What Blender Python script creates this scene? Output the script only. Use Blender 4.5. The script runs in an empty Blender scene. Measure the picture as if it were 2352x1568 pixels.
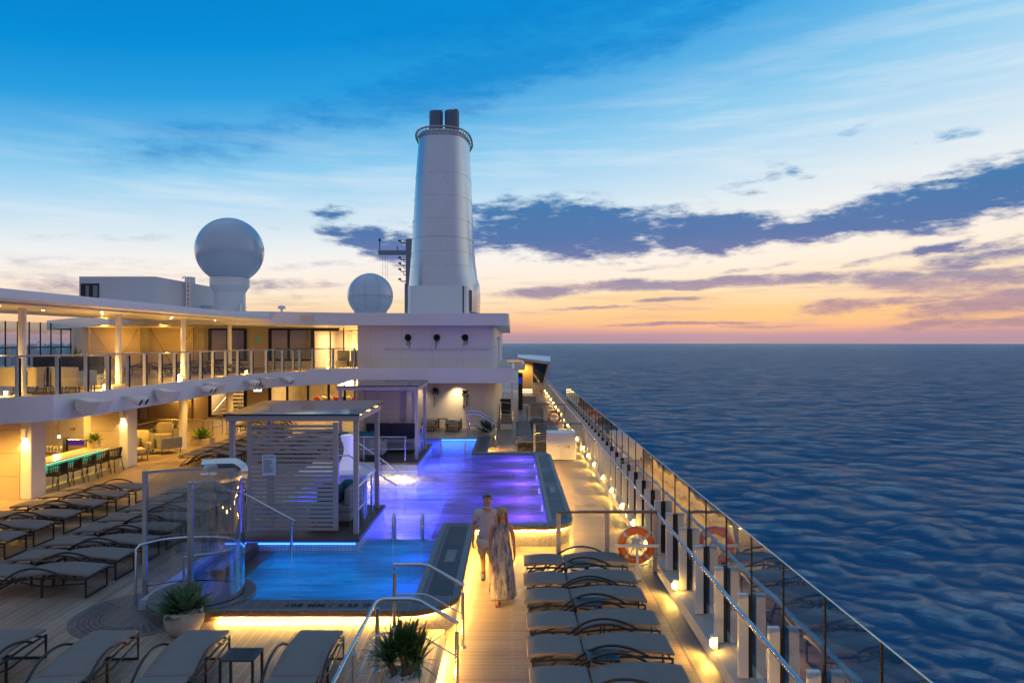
import bpy, bmesh, math, random
import numpy as np
from mathutils import Vector, Matrix
random.seed(7); rng = np.random.default_rng(11)
C = bpy.context.scene.collection
PI = math.pi
H = 4.6                       # eye height above the walkway
F = 1568.0                    # focal length in picture units (picture 2352 wide)
def at(px, py, z):            # picture point on the level z -> x, y
    d = F * (H - z) / (py - 784.0)
    return ((px - 1176) / F * d, d)
def xz(px, py, d):            # picture point at the distance d -> x, z
    return ((px - 1176) / F * d, H - (py - 784) / F * d)
def lin(c):
    c /= 255.0
    return c / 12.92 if c <= .04045 else ((c + .055) / 1.055) ** 2.4
def S(r, g, b): return (lin(r), lin(g), lin(b))
def V4(c): return (c[0], c[1], c[2], 1.0)

# ------------------------------------------------------------------ meshes
class MB:
    def __init__(s): s.v = []; s.f = []
    def add(s, vs, fs):
        n = len(s.v); s.v += [tuple(v) for v in vs]; s.f += [tuple(i + n for i in f) for f in fs]; return s
    def box(s, x0, x1, y0, y1, z0, z1):
        return s.add([(x0,y0,z0),(x1,y0,z0),(x1,y1,z0),(x0,y1,z0),(x0,y0,z1),(x1,y0,z1),(x1,y1,z1),(x0,y1,z1)],
                     [(3,2,1,0),(4,5,6,7),(0,1,5,4),(1,2,6,5),(2,3,7,6),(3,0,4,7)])
    def quad(s, *p): return s.add(p, [tuple(range(len(p)))])
    def prism(s, poly, z0, z1):
        a = sum(poly[i-1][0]*poly[i][1]-poly[i][0]*poly[i-1][1] for i in range(len(poly)))
        if a < 0: poly = poly[::-1]
        n = len(poly)
        return s.add([(p[0],p[1],z0) for p in poly]+[(p[0],p[1],z1) for p in poly],
                     [tuple(range(n))[::-1], tuple(range(n,2*n))]+[(i,(i+1)%n,n+(i+1)%n,n+i) for i in range(n)])
    def yprism(s, poly, y0, y1):       # profile in x,z pulled along y
        n = len(poly)
        return s.add([(p[0],y0,p[1]) for p in poly]+[(p[0],y1,p[1]) for p in poly],
                     [tuple(range(n)), tuple(range(n,2*n))[::-1]]+[((i+1)%n,i,n+i,n+(i+1)%n) for i in range(n)])
    def xprism(s, poly, x0, x1):       # profile in y,z pulled along x
        n = len(poly)
        return s.add([(x0,p[0],p[1]) for p in poly]+[(x1,p[0],p[1]) for p in poly],
                     [tuple(range(n)), tuple(range(n,2*n))[::-1]]+[((i+1)%n,i,n+i,n+(i+1)%n) for i in range(n)])
    def tube(s, pts, r, n=8, closed=False, flat=1.0):
        pts = [Vector(p) for p in pts]; m = len(pts); R = r if isinstance(r, (list, tuple)) else [r]*m
        u = None; vs = []; fs = []
        for i, p in enumerate(pts):
            a = pts[(i-1) % m] if (closed or i > 0) else p; b = pts[(i+1) % m] if (closed or i < m-1) else p
            t = (b-a).normalized()
            if u is None:
                u = t.cross(Vector((0,0,1)))
                if u.length < 1e-3: u = Vector((1,0,0))
            u = (u - t*u.dot(t)).normalized(); w = t.cross(u)
            for k in range(n):
                g = 2*PI*(k+.5)/n
                vs.append(p + (u*math.cos(g) + w*math.sin(g)*flat)*R[i])
        for i in range(m if closed else m-1):
            j = (i+1) % m
            fs += [(i*n+k, i*n+(k+1)%n, j*n+(k+1)%n, j*n+k) for k in range(n)]
        if not closed: fs += [tuple(range(n))[::-1], tuple(range((m-1)*n, m*n))]
        return s.add(vs, fs)
    def lathe(s, prof, c=(0,0,0), n=28, sx=1, sy=1):
        vs = []; fs = []; m = len(prof)
        for r, z in prof:
            for k in range(n):
                g = 2*PI*k/n; vs.append((c[0]+sx*r*math.cos(g), c[1]+sy*r*math.sin(g), c[2]+z))
        for i in range(m-1):
            fs += [(i*n+k, i*n+(k+1)%n, (i+1)*n+(k+1)%n, (i+1)*n+k) for k in range(n)]
        if prof[0][0] > 0: fs.append(tuple(range(n))[::-1])
        if prof[-1][0] > 0: fs.append(tuple(range((m-1)*n, m*n)))
        return s.add(vs, fs)
    def ball(s, c, r, n=16, m=10, sx=1, sy=1, sz=1):
        return s.lathe([(max(1e-4, r*math.sin(PI*i/m)), -r*sz*math.cos(PI*i/m)) for i in range(m+1)], c, n, sx, sy)
    def wall(s, path, z0, z1, th=None):
        n = len(path)
        if th is None:
            return s.add([(p[0],p[1],z0) for p in path]+[(p[0],p[1],z1) for p in path], [(i,i+1,n+i+1,n+i) for i in range(n-1)])
        q = offset(path, th)
        return s.prism(list(path)+q[::-1], z0, z1)
    def blade(s, base, d, L, w, droop, seg=6, cup=.25, tip=.04):   # one leaf, thick enough to see from anywhere
        base = Vector(base); d = Vector(d).normalized(); side = d.cross(Vector((0,0,1)))
        if side.length < .02: side = Vector((1,0,0))
        side.normalize(); p = base.copy(); vs = []; fs = []
        for i in range(seg+1):
            t = i/seg; ww = w*(.55+.9*t if t < .5 else 1-((t-.5)/.5)**1.6*(1-tip))
            up = side.cross(d).normalized()
            vs += [p-side*ww, p+up*(-cup*ww), p+side*ww]
            p = p + d*(L/seg); d = (d + Vector((0,0,-droop/seg))).normalized()
        for i in range(seg):
            a = i*3; b = a+3
            fs += [(a,a+1,b+1,b),(a+1,a+2,b+2,b+1)]
        return s.add(vs, fs)
    def build(s, name, mat, parent=None, smooth=None, bevel=0, solid=0, sub=0):
        me = bpy.data.meshes.new(name); me.from_pydata(s.v, [], s.f); me.update()
        bm = bmesh.new(); bm.from_mesh(me); bmesh.ops.recalc_face_normals(bm, faces=bm.faces); bm.to_mesh(me); bm.free()
        if mat: me.materials.append(mat)
        o = bpy.data.objects.new(name, me); C.objects.link(o)
        if smooth:
            for p in me.polygons: p.use_smooth = True
            me.set_sharp_from_angle(angle=math.radians(smooth))
        if bevel:
            b = o.modifiers.new('soft', 'BEVEL'); b.width = bevel; b.segments = 2; b.limit_method = 'ANGLE'; b.angle_limit = .6
        if solid:
            b = o.modifiers.new('thick', 'SOLIDIFY'); b.thickness = solid; b.offset = 0
        if sub:
            b = o.modifiers.new('smooth', 'SUBSURF'); b.levels = b.render_levels = sub
        if parent: join(o, parent)
        return o
WL = {}
def join(o, parent):
    o.parent = parent
    l = WL.get(parent.name, Vector((0,0,0)))
    o.matrix_parent_inverse = Matrix.Translation(-l)
def tag(o, label, cat, group=None):
    o['label'] = label; o['category'] = cat
    if group: o['group'] = group
    return o
def thing(name, label, cat, loc=(0,0,0), group=None):
    o = bpy.data.objects.new(name, None); C.objects.link(o); o.location = loc; o.empty_display_size = .1
    WL[o.name] = Vector(loc)
    return tag(o, label, cat, group)
def struct(o): o['kind'] = 'structure'; return o
def stuff(o): o['kind'] = 'stuff'; return o
def dup(root, loc, rz=0, label=None, group=None):
    def cp(o, par):
        c = o.copy(); C.objects.link(c)
        if par: c.parent = par
        for ch in o.children: cp(ch, c)
        return c
    r = cp(root, None); r.location = loc; r.rotation_euler = (0,0,rz)
    if label: r['label'] = label
    if group: r['group'] = group
    return r
def offset(path, d):           # path moved to its left by d
    out = []; n = len(path)
    for i in range(n):
        p = Vector(path[i][:2]); a = Vector(path[max(i-1,0)][:2]); b = Vector(path[min(i+1,n-1)][:2])
        t1 = (p-a) if i > 0 else (b-p); t2 = (b-p) if i < n-1 else (p-a)
        t1.normalize(); t2.normalize()
        n1 = Vector((-t1.y,t1.x)); n2 = Vector((-t2.y,t2.x)); m = n1+n2
        if m.length < 1e-4: m = n1
        m.normalize(); k = d/max(.35, m.dot(n1))
        out.append((p.x+m.x*k, p.y+m.y*k))
    return out
def arc(cx, cy, r, a0, a1, n=10):
    return [(cx+r*math.cos(math.radians(a0+(a1-a0)*i/n)), cy+r*math.sin(math.radians(a0+(a1-a0)*i/n))) for i in range(n+1)]
def spline(pts, k=8):
    P = [Vector(p) for p in pts]; out = []
    for i in range(len(P)-1):
        p0 = P[max(i-1,0)]; p1 = P[i]; p2 = P[i+1]; p3 = P[min(i+2,len(P)-1)]
        for j in range(k):
            t = j/k
            out.append(.5*((2*p1)+(p2-p0)*t+(2*p0-5*p1+4*p2-p3)*t*t+(3*p1-p0-3*p2+p3)*t**3))
    out.append(P[-1]); return out
def resample(path, step, closed=False):
    P = [Vector(p) for p in path]; out = [P[0]]; acc = 0; nxt = step
    for a, b in zip(P, P[1:]):
        L = (b-a).length
        while acc + L >= nxt - 1e-9:
            out.append(a + (b-a)*((nxt-acc)/L)); nxt += step
        acc += L
    return out

# ------------------------------------------------------------------ materials
def nodes(name):
    m = bpy.data.materials.new(name); m.use_nodes = True; nt = m.node_tree; nt.nodes.clear()
    return m, nt, nt.nodes.new('ShaderNodeOutputMaterial')
def N(nt, t, **kw):
    n = nt.nodes.new(t)
    for k, v in kw.items(): setattr(n, k, v)
    return n
def math_(nt, op, a, b=None, c=None, clamp=False):
    n = N(nt, 'ShaderNodeMath', operation=op); n.use_clamp = clamp
    for i, q in enumerate((a, b, c)):
        if q is None: continue
        if hasattr(q, 'links'): nt.links.new(q, n.inputs[i])
        else: n.inputs[i].default_value = q
    return n.outputs[0]
def mixc(nt, fac, a, b, blend='MIX'):
    n = N(nt, 'ShaderNodeMix', data_type='RGBA', blend_type=blend)
    for s, q in ((n.inputs[0], fac), (n.inputs[6], a), (n.inputs[7], b)):
        if hasattr(q, 'links'): nt.links.new(q, s)
        else: s.default_value = V4(q) if isinstance(q, tuple) else q
    return n.outputs[2]
def noise(nt, vec, scale, detail=4, rough=.55):
    n = N(nt, 'ShaderNodeTexNoise'); n.inputs['Scale'].default_value = scale; n.inputs['Detail'].default_value = detail
    n.inputs['Roughness'].default_value = rough
    if vec: nt.links.new(vec, n.inputs['Vector'])
    return n.outputs[0]
def mapping(nt, vec, scale=(1,1,1), rot=(0,0,0), loc=(0,0,0), typ='POINT'):
    n = N(nt, 'ShaderNodeMapping', vector_type=typ)
    n.inputs['Scale'].default_value = scale; n.inputs['Rotation'].default_value = rot; n.inputs['Location'].default_value = loc
    nt.links.new(vec, n.inputs[0]); return n.outputs[0]
def principled(nt, out, col, rough, metal=0, spec=.5, coat=0):
    b = N(nt, 'ShaderNodeBsdfPrincipled')
    for key, q in (('Base Color', col), ('Roughness', rough), ('Metallic', metal)):
        if hasattr(q, 'links'): nt.links.new(q, b.inputs[key])
        else: b.inputs[key].default_value = V4(q) if isinstance(q, tuple) else q
    b.inputs['Specular IOR Level'].default_value = spec; b.inputs['Coat Weight'].default_value = coat; b.inputs['Coat Roughness'].default_value = .12
    nt.links.new(b.outputs[0], out.inputs[0]); return b
def bump(nt, b, h, dist=.01, st=.5):
    n = N(nt, 'ShaderNodeBump'); n.inputs['Distance'].default_value = dist; n.inputs['Strength'].default_value = st
    nt.links.new(h, n.inputs['Height']); nt.links.new(n.outputs[0], b.inputs['Normal']); return n
def M(name, col, rough=.5, metal=0, var=.12, scale=4, bmp=0, bscale=60, spec=.5, coat=0, stretch=(1,1,1), rvar=.15):
    m, nt, out = nodes(name); tc = N(nt, 'ShaderNodeTexCoord').outputs['Object']
    v = mapping(nt, tc, stretch)
    f = noise(nt, v, scale)
    c = mixc(nt, f, tuple(x*(1-var) for x in col), tuple(min(1, x*(1+var)) for x in col))
    f2 = noise(nt, v, scale*2.7)
    r = math_(nt, 'MULTIPLY_ADD', f2, rvar, rough-rvar/2, clamp=True)
    b = principled(nt, out, c, r, metal, spec, coat)
    if bmp: bump(nt, b, noise(nt, v, bscale), bmp)
    return m
def E(name, col, st):
    m, nt, out = nodes(name); e = N(nt, 'ShaderNodeEmission'); e.inputs[0].default_value = V4(col); e.inputs[1].default_value = st
    nt.links.new(e.outputs[0], out.inputs[0]); return m
def planks(name, c1, c2, seam, row, length, mortar=.006, along='x', rough=.38, stain=None):
    m, nt, out = nodes(name); tc = N(nt, 'ShaderNodeTexCoord').outputs['Object']
    v = tc if along == 'x' else mapping(nt, tc, rot=(0,0,PI/2))
    br = N(nt, 'ShaderNodeTexBrick'); nt.links.new(v, br.inputs['Vector'])
    br.inputs['Color1'].default_value = V4(c1); br.inputs['Color2'].default_value = V4(c2); br.inputs['Mortar'].default_value = V4(seam)
    br.inputs['Scale'].default_value = 1; br.inputs['Mortar Size'].default_value = mortar; br.inputs['Brick Width'].default_value = length
    br.inputs['Row Height'].default_value = row; br.offset = .37; br.inputs['Mortar Smooth'].default_value = .1
    st = (1,14,1) if along == 'x' else (14,1,1)
    g = noise(nt, mapping(nt, tc, st), 3.5, 6)
    c = mixc(nt, g, br.outputs[0], (.5,.47,.45), 'MULTIPLY')
    c = mixc(nt, .45, c, br.outputs[0])
    p = noise(nt, tc, .9, 5)
    rp = N(nt, 'ShaderNodeMapRange'); nt.links.new(p, rp.inputs[0]); rp.interpolation_type = 'SMOOTHSTEP'; rp.inputs[1].default_value = .25; rp.inputs[2].default_value = .75
    rp.inputs[3].default_value = .78; rp.inputs[4].default_value = 1.15
    c = mixc(nt, 1.0, c, rp.outputs[0], 'MULTIPLY')
    q = N(nt, 'ShaderNodeMapRange', interpolation_type='SMOOTHSTEP'); nt.links.new(p, q.inputs[0]); q.inputs[1].default_value = .25; q.inputs[2].default_value = .75; q.inputs[3].default_value = rough-.06; q.inputs[4].default_value = rough+.14; r = q.outputs[0]
    b = principled(nt, out, c, r)
    h = math_(nt, 'ADD', math_(nt, 'MULTIPLY', br.outputs[1], -1.0), math_(nt, 'MULTIPLY', g, .25))
    bump(nt, b, h, .004, .6)
    return m
def tiles(name, c1, c2, seam, size, rough=.3, bmp=.002):
    m, nt, out = nodes(name); tc = N(nt, 'ShaderNodeTexCoord').outputs['Object']
    vo = N(nt, 'ShaderNodeTexVoronoi', feature='F1', distance='CHEBYCHEV'); vo.inputs['Scale'].default_value = 1/size; vo.inputs['Randomness'].default_value = 0
    nt.links.new(tc, vo.inputs['Vector'])
    w = N(nt, 'ShaderNodeTexWhiteNoise'); nt.links.new(vo.outputs['Position'], w.inputs['Vector'])
    c = mixc(nt, w.outputs[0], c1, c2)
    g = math_(nt, 'GREATER_THAN', vo.outputs['Distance'], .45)
    c = mixc(nt, g, c, seam)
    b = principled(nt, out, c, rough)
    bump(nt, b, math_(nt, 'MULTIPLY', vo.outputs['Distance'], -1), bmp)
    return m
def schlick(nt, f0, nrm=None):
    g = N(nt, 'ShaderNodeNewGeometry'); d = N(nt, 'ShaderNodeVectorMath', operation='DOT_PRODUCT')
    nt.links.new(nrm or g.outputs['Normal'], d.inputs[0]); nt.links.new(g.outputs['Incoming'], d.inputs[1])
    a = math_(nt, 'ABSOLUTE', d.outputs['Value'])
    p = math_(nt, 'POWER', math_(nt, 'SUBTRACT', 1.0, a, clamp=True), 5.0)
    return math_(nt, 'MULTIPLY_ADD', p, 1-f0, f0, clamp=True)
def glass(name, tint=(.9,.95,.95), f0=.045, wob=.0, boost=1.0, double=True):
    m, nt, out = nodes(name)
    fr = schlick(nt, f0)
    if double: fr = math_(nt, 'DIVIDE', math_(nt, 'MULTIPLY', fr, 2.0), math_(nt, 'ADD', fr, 1.0))
    fr = math_(nt, 'MULTIPLY', fr, boost, clamp=True)
    t = N(nt, 'ShaderNodeBsdfTransparent'); t.inputs[0].default_value = V4(tint)
    g = N(nt, 'ShaderNodeBsdfGlossy'); g.inputs['Roughness'].default_value = .015
    if wob:
        tc = N(nt, 'ShaderNodeTexCoord').outputs['Object']
        bump(nt, g, noise(nt, tc, 1.3, 1), wob, .5)
    mx = N(nt, 'ShaderNodeMixShader'); nt.links.new(fr, mx.inputs[0]); nt.links.new(t.outputs[0], mx.inputs[1]); nt.links.new(g.outputs[0], mx.inputs[2])
    nt.links.new(mx.outputs[0], out.inputs[0]); return m
def water_mat(name, trans, milk, amt, stretch=(1,1,1), bscale=2.2, bdist=.05):
    m, nt, out = nodes(name); tc = N(nt, 'ShaderNodeTexCoord').outputs['Object']
    v = mapping(nt, tc, stretch)
    n1 = noise(nt, v, bscale, 5, .6); n2 = noise(nt, v, bscale*3.3, 3, .5)
    h = math_(nt, 'MULTIPLY_ADD', n2, .35, n1)
    bp = N(nt, 'ShaderNodeBump'); bp.inputs['Distance'].default_value = bdist; bp.inputs['Strength'].default_value = .7; nt.links.new(h, bp.inputs['Height'])
    fr = schlick(nt, .02, bp.outputs[0])
    t = N(nt, 'ShaderNodeBsdfTransparent'); t.inputs[0].default_value = V4(trans)
    k = N(nt, 'ShaderNodeBsdfTranslucent'); nt.links.new(bp.outputs[0], k.inputs['Normal'])
    sw = noise(nt, mapping(nt, tc, (.35,1.5,1), loc=(3,1,0)), 1.7, 6, .6)
    rr = N(nt, 'ShaderNodeMapRange'); nt.links.new(sw, rr.inputs[0]); rr.inputs[1].default_value = .36; rr.inputs[2].default_value = .64; rr.inputs[3].default_value = .45; rr.inputs[4].default_value = 1.15
    kc = mixc(nt, 1.0, milk, rr.outputs[0], 'MULTIPLY'); nt.links.new(kc, k.inputs[0])
    a = N(nt, 'ShaderNodeMixShader'); a.inputs[0].default_value = amt; nt.links.new(t.outputs[0], a.inputs[1]); nt.links.new(k.outputs[0], a.inputs[2])
    g = N(nt, 'ShaderNodeBsdfGlossy'); g.inputs['Roughness'].default_value = .06; nt.links.new(bp.outputs[0], g.inputs['Normal'])
    mx = N(nt, 'ShaderNodeMixShader'); nt.links.new(fr, mx.inputs[0]); nt.links.new(a.outputs[0], mx.inputs[1]); nt.links.new(g.outputs[0], mx.inputs[2])
    nt.links.new(mx.outputs[0], out.inputs[0]); return m

WARM = (1.0, .54, .075); WARMW = (1.0, .68, .26)
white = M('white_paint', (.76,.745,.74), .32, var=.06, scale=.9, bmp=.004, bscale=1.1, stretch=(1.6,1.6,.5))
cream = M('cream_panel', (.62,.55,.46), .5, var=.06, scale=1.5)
tan = M('tan_metal', (.46,.40,.36), .4, var=.06)
cabmat = M('taupe_metal', (.40,.35,.34), .42, var=.06)
steel = M('brushed_steel', (.62,.62,.64), .22, 1, var=.08, scale=30, rvar=.1)
black = M('black_metal', (.016,.016,.018), .36, var=.2)
rubber = M('black_gasket', (.01,.01,.012), .6)
fabric = M('grey_canvas', (.225,.195,.178), .85, var=.14, scale=5, bmp=.012, bscale=6, spec=.2, stretch=(1,.45,1))
darkfab = M('navy_canvas', (.035,.037,.055), .9, var=.15, spec=.2)
greyfab = M('grey_weave', (.26,.26,.27), .9, var=.12, spec=.2, bmp=.002, bscale=90)
sandfab = M('sand_canvas', (.52,.45,.34), .9, var=.12, spec=.2, bmp=.004, bscale=20)
teal = M('teal_fabric', (.03,.12,.15), .85, var=.3, scale=9, spec=.2)
redfab = M('red_fabric', (.45,.05,.03), .85); yelfab = M('pale_fabric', (.65,.58,.35), .85)
darkwood = M('dark_wood', (.10,.065,.045), .45, var=.3, scale=6, stretch=(1,8,8))
railwood = M('brown_rail', (.16,.09,.05), .4, var=.25, scale=6)
slatwood = M('slat_wood', (.42,.30,.19), .5, var=.15, scale=5)
stone = M('stone_pot', (.48,.43,.37), .75, var=.12, scale=12, bmp=.003, bscale=40)
pebble = M('white_pebble', (.62,.61,.60), .6, var=.2, scale=9)
agave = M('agave_leaf', (.085,.165,.085), .45, var=.45, scale=9, rvar=.2)
blades = M('blade_leaf', (.045,.11,.028), .45, var=.55, scale=12)
darkleaf = M('dark_leaf', (.02,.05,.02), .5, var=.5, scale=15)
bark = M('bark', (.16,.10,.06), .9, var=.3, scale=25, bmp=.01, bscale=30)
deckL = planks('deck_planks', (.44,.325,.235), (.325,.235,.17), (.60,.53,.47), .14, 2.6, .005, 'y', .36)
deckW = planks('walkway_planks', (.36,.27,.19), (.27,.20,.14), (.50,.42,.34), .105, 3.1, .004, 'x', .34)
copemat = planks('coping_tile', (.15,.135,.13), (.125,.115,.115), (.27,.27,.29), .20, .9, .005, 'y', .4)
copeborder = M('coping_stone', (.20,.19,.185), .45, var=.3, scale=7)
copedark = planks('coping_dark', (.062,.056,.056), (.05,.046,.047), (.10,.10,.105), .09, 9, .004, 'x', .4)
platwood = planks('platform_planks', (.12,.085,.07), (.10,.072,.06), (.05,.04,.035), .09, 4, .006, 'x', .42)
mosaic = tiles('mosaic', (.62,.56,.46), (.30,.27,.23), (.55,.52,.47), .028)
pooltile = tiles('pool_tile', (.30,.42,.52), (.22,.34,.46), (.45,.5,.55), .06)
edgetile = tiles('edge_tile', (.50,.53,.58), (.42,.46,.52), (.12,.14,.2), .075)
clear = glass('clear_glass'); tallglass = glass('windbreak_glass', (.66,.84,.83), .09, .012, 1.8)
smoke = glass('dark_glass', (.35,.38,.4), .06, 0, 1.3)
winglass = glass('window_glass', (.62,.62,.62), .05, 0, 1.2)
def roofglass():
    m, nt, out = nodes('roof_glass'); principled(nt, out, (.012,.016,.02), .04, 0, .9); return m
roofgl = roofglass()
ledw = E('led_warm', (1.0,.55,.10), 300.0); bulb = E('bulb_glow', (1.0,.70,.28), 60.0); softlamp = E('lamp_lens', (1.0,.78,.45), 12.0)
ledblue = E('led_blue', (.03,.16,1.0), 9.0); violetlens = E('lens_violet', (.55,.25,1.0), 12.0); ledteal = E('led_teal', (.06,.62,.36), .75)
signlit = E('sign_lit', (1.0,.97,.85), 1.5); green = E('sign_green', (.03,.30,.14), .5)
screenm = E('screen_blue', (.03,.03,.35), .8)
blackwin = M('window_frame', (.012,.014,.02), .3)
orange = M('life_orange', (.80,.15,.018), .45, var=.1, scale=8); bandm = M('reflective', (.55,.55,.53), .4)
def lamp(kind, loc, energy, col, size=.1, aim=None, angle=None, blend=.5, sy=None):
    l = bpy.data.lights.new('lamp', kind); l.energy = energy; l.color = col
    if kind == 'AREA':
        l.size = size
        if sy: l.shape = 'RECTANGLE'; l.size_y = sy
        else: l.shape = 'DISK'
    else: l.shadow_soft_size = size
    if kind == 'SPOT': l.spot_size = math.radians(angle or 90); l.spot_blend = blend
    o = bpy.data.objects.new('lamp', l); C.objects.link(o); o.location = loc
    if aim is not None: o.rotation_euler = Vector(aim).to_track_quat('-Z', 'Y').to_euler()
    return o
ORD = ['first','second','third','fourth','fifth','sixth','seventh','eighth','ninth','tenth','eleventh','twelfth','thirteenth','fourteenth','fifteenth','sixteenth','seventeenth','eighteenth','nineteenth','twentieth']
# ------------------------------------------------------------------ camera
cam = bpy.data.cameras.new('camera'); co = bpy.data.objects.new('camera', cam); C.objects.link(co)
co.location = (0,0,H); co.rotation_euler = (PI/2,0,0); cam.lens = 24; cam.sensor_width = 36; cam.clip_start = .1; cam.clip_end = 60000
sc = bpy.context.scene; sc.camera = co
sc.view_settings.view_transform = 'Standard'; sc.view_settings.look = 'None'; sc.view_settings.exposure = 0; sc.view_settings.gamma = 1
cy = sc.cycles; cy.use_denoising = True; cy.max_bounces = 7; cy.diffuse_bounces = 3; cy.glossy_bounces = 4; cy.transmission_bounces = 4
cy.transparent_max_bounces = 32; cy.sample_clamp_indirect = 5; cy.sample_clamp_direct = 0; cy.caustics_reflective = False; cy.caustics_refractive = False
# ------------------------------------------------------------------ sky
w = bpy.data.worlds.new('World'); sc.world = w; w.use_nodes = True; nt = w.node_tree; nt.nodes.clear()
out = N(nt, 'ShaderNodeOutputWorld'); bg = N(nt, 'ShaderNodeBackground'); nt.links.new(bg.outputs[0], out.inputs[0])
g = N(nt, 'ShaderNodeTexCoord').outputs['Generated']; sp = N(nt, 'ShaderNodeSeparateXYZ'); nt.links.new(g, sp.inputs[0])
DEG = 180/PI
az = math_(nt, 'MULTIPLY', math_(nt, 'ARCTAN2', sp.outputs[0], sp.outputs[1]), DEG)
el = math_(nt, 'MULTIPLY', math_(nt, 'ARCSINE', sp.outputs[2]), DEG)
azc = math_(nt, 'MINIMUM', math_(nt, 'MAXIMUM', az, -60.0), 60.0)
el2 = math_(nt, 'MULTIPLY', el, math_(nt, 'SUBTRACT', 1.0, math_(nt, 'MULTIPLY', azc, .0085)))
comb = N(nt, 'ShaderNodeCombineXYZ'); nt.links.new(az, comb.inputs[0]); nt.links.new(el, comb.inputs[1]); P0 = comb.outputs[0]
def ramp(nt, fac, stops, lo, hi):
    mr = N(nt, 'ShaderNodeMapRange'); nt.links.new(fac, mr.inputs[0]); mr.inputs[1].default_value = lo; mr.inputs[2].default_value = hi
    r = N(nt, 'ShaderNodeValToRGB'); nt.links.new(mr.outputs[0], r.inputs[0]); e = r.color_ramp.elements
    while len(e) < len(stops): e.new(.5)
    for x, (p, c) in zip(e, stops): x.position = (p-lo)/(hi-lo); x.color = V4(S(*c))
    return r.outputs[0]
sky = ramp(nt, el2, [(-2,(150,130,155)),(0,(170,147,164)),(.55,(190,152,162)),(1.0,(238,174,150)),(1.9,(255,204,156)),(3.4,(255,229,188)),(5.0,(255,239,220)),(7.2,(250,244,238)),(9.8,(220,234,242)),(12.6,(182,219,243)),(15.5,(142,204,240)),(18.5,(95,180,232)),(21.8,(40,158,224)),(26,(0,142,216)),(36,(0,116,194)),(50,(84,146,200)),(90,(158,184,208))], -2, 90)
back = ramp(nt, el, [(-2,(112,116,148)),(0,(122,124,160)),(8,(160,154,172)),(20,(152,154,178)),(45,(128,154,190)),(90,(158,184,208))], -2, 90)
bf = N(nt, 'ShaderNodeMapRange', interpolation_type='SMOOTHSTEP'); nt.links.new(math_(nt, 'ABSOLUTE', az), bf.inputs[0]); bf.inputs[1].default_value = 55; bf.inputs[2].default_value = 125
# clouds: soft lobes on the dome (azimuth, elevation), frayed by stretched noise
d1 = N(nt, 'ShaderNodeTexNoise'); d1.inputs['Scale'].default_value = 1; d1.inputs['Detail'].default_value = 6; d1.inputs['Roughness'].default_value = .62
nt.links.new(mapping(nt, P0, (.13,.32,1)), d1.inputs['Vector'])
d2 = N(nt, 'ShaderNodeVectorMath', operation='SUBTRACT'); nt.links.new(d1.outputs['Color'], d2.inputs[0]); d2.inputs[1].default_value = (.5,.5,.5)
d3 = N(nt, 'ShaderNodeVectorMath', operation='MULTIPLY'); nt.links.new(d2.outputs[0], d3.inputs[0]); d3.inputs[1].default_value = (7,2.6,0)
d4 = N(nt, 'ShaderNodeVectorMath', operation='ADD'); nt.links.new(P0, d4.inputs[0]); nt.links.new(d3.outputs[0], d4.inputs[1])
e3 = N(nt, 'ShaderNodeVectorMath', operation='MULTIPLY'); nt.links.new(d2.outputs[0], e3.inputs[0]); e3.inputs[1].default_value = (5,.8,0)
e4 = N(nt, 'ShaderNodeVectorMath', operation='ADD'); nt.links.new(P0, e4.inputs[0]); nt.links.new(e3.outputs[0], e4.inputs[1])
def lobes(lst, vec):
    acc = None
    for (px, py, hw, hh, tilt, op) in lst:
        u = (px-1176)/F; a = math.degrees(math.atan(u)); e = math.degrees(math.atan((784-py)/F*math.cos(math.atan(u))))
        k = math.degrees(1/F)*math.cos(math.radians(a))
        v = mapping(nt, vec, (hw*k*math.cos(math.radians(a)), hh*k, 1), (0,0,math.radians(tilt)), (a,e,0), 'TEXTURE')
        ln = N(nt, 'ShaderNodeVectorMath', operation='LENGTH'); nt.links.new(v, ln.inputs[0])
        mr = N(nt, 'ShaderNodeMapRange', interpolation_type='SMOOTHSTEP'); nt.links.new(ln.outputs['Value'], mr.inputs[0])
        mr.inputs[1].default_value = 1.62; mr.inputs[2].default_value = .18; mr.inputs[3].default_value = 0; mr.inputs[4].default_value = op
        acc = mr.outputs[0] if acc is None else math_(nt, 'MAXIMUM', acc, mr.outputs[0])
    return acc
big = [(1300,528,330,66,-1,1),(1090,545,150,40,0,.85),(1640,535,200,48,-2,1),(1900,520,260,42,4,1),(2200,455,330,62,9,1),(2480,420,260,60,8,1),(880,560,150,40,-14,.9),(760,528,60,14,-8,.8),(775,482,60,17,4,.55),
       (2140,565,70,18,14,.8),(2150,312,90,15,3,.5),(1820,390,80,20,-22,.42),(1700,425,110,22,12,.35),(1960,300,60,14,10,.3),(1590,250,60,10,0,.0)]
low = [(1650,650,470,15,1,.85),(1240,672,110,17,3,.85),(1430,650,90,14,0,.7),(2250,590,180,26,9,.7),(2200,645,230,34,2,.75),(1930,705,110,20,4,.8),(2260,705,230,24,5,.75),(1530,688,90,6,4,.8),(1360,708,100,5,2,.7),(2050,640,200,16,2,.7),(2280,560,120,14,10,.6),(2100,690,180,12,3,.6),(2300,740,200,14,4,.75),(2000,600,160,10,12,.4),(1480,615,120,7,4,.35),(1750,615,160,7,8,.35),(1560,743,210,4.5,1,.75),
       (1760,748,150,5,0,.5),(2130,745,130,14,8,.7),(2360,670,160,22,4,.7),(640,655,190,15,3,.5),(700,685,150,10,2,.35),(250,545,230,12,4,.25),(120,615,150,8,3,.15),(560,525,160,10,6,.18),(300,660,420,34,1,.42),(120,600,300,16,3,.3),(700,610,200,12,4,.3)]
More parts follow.
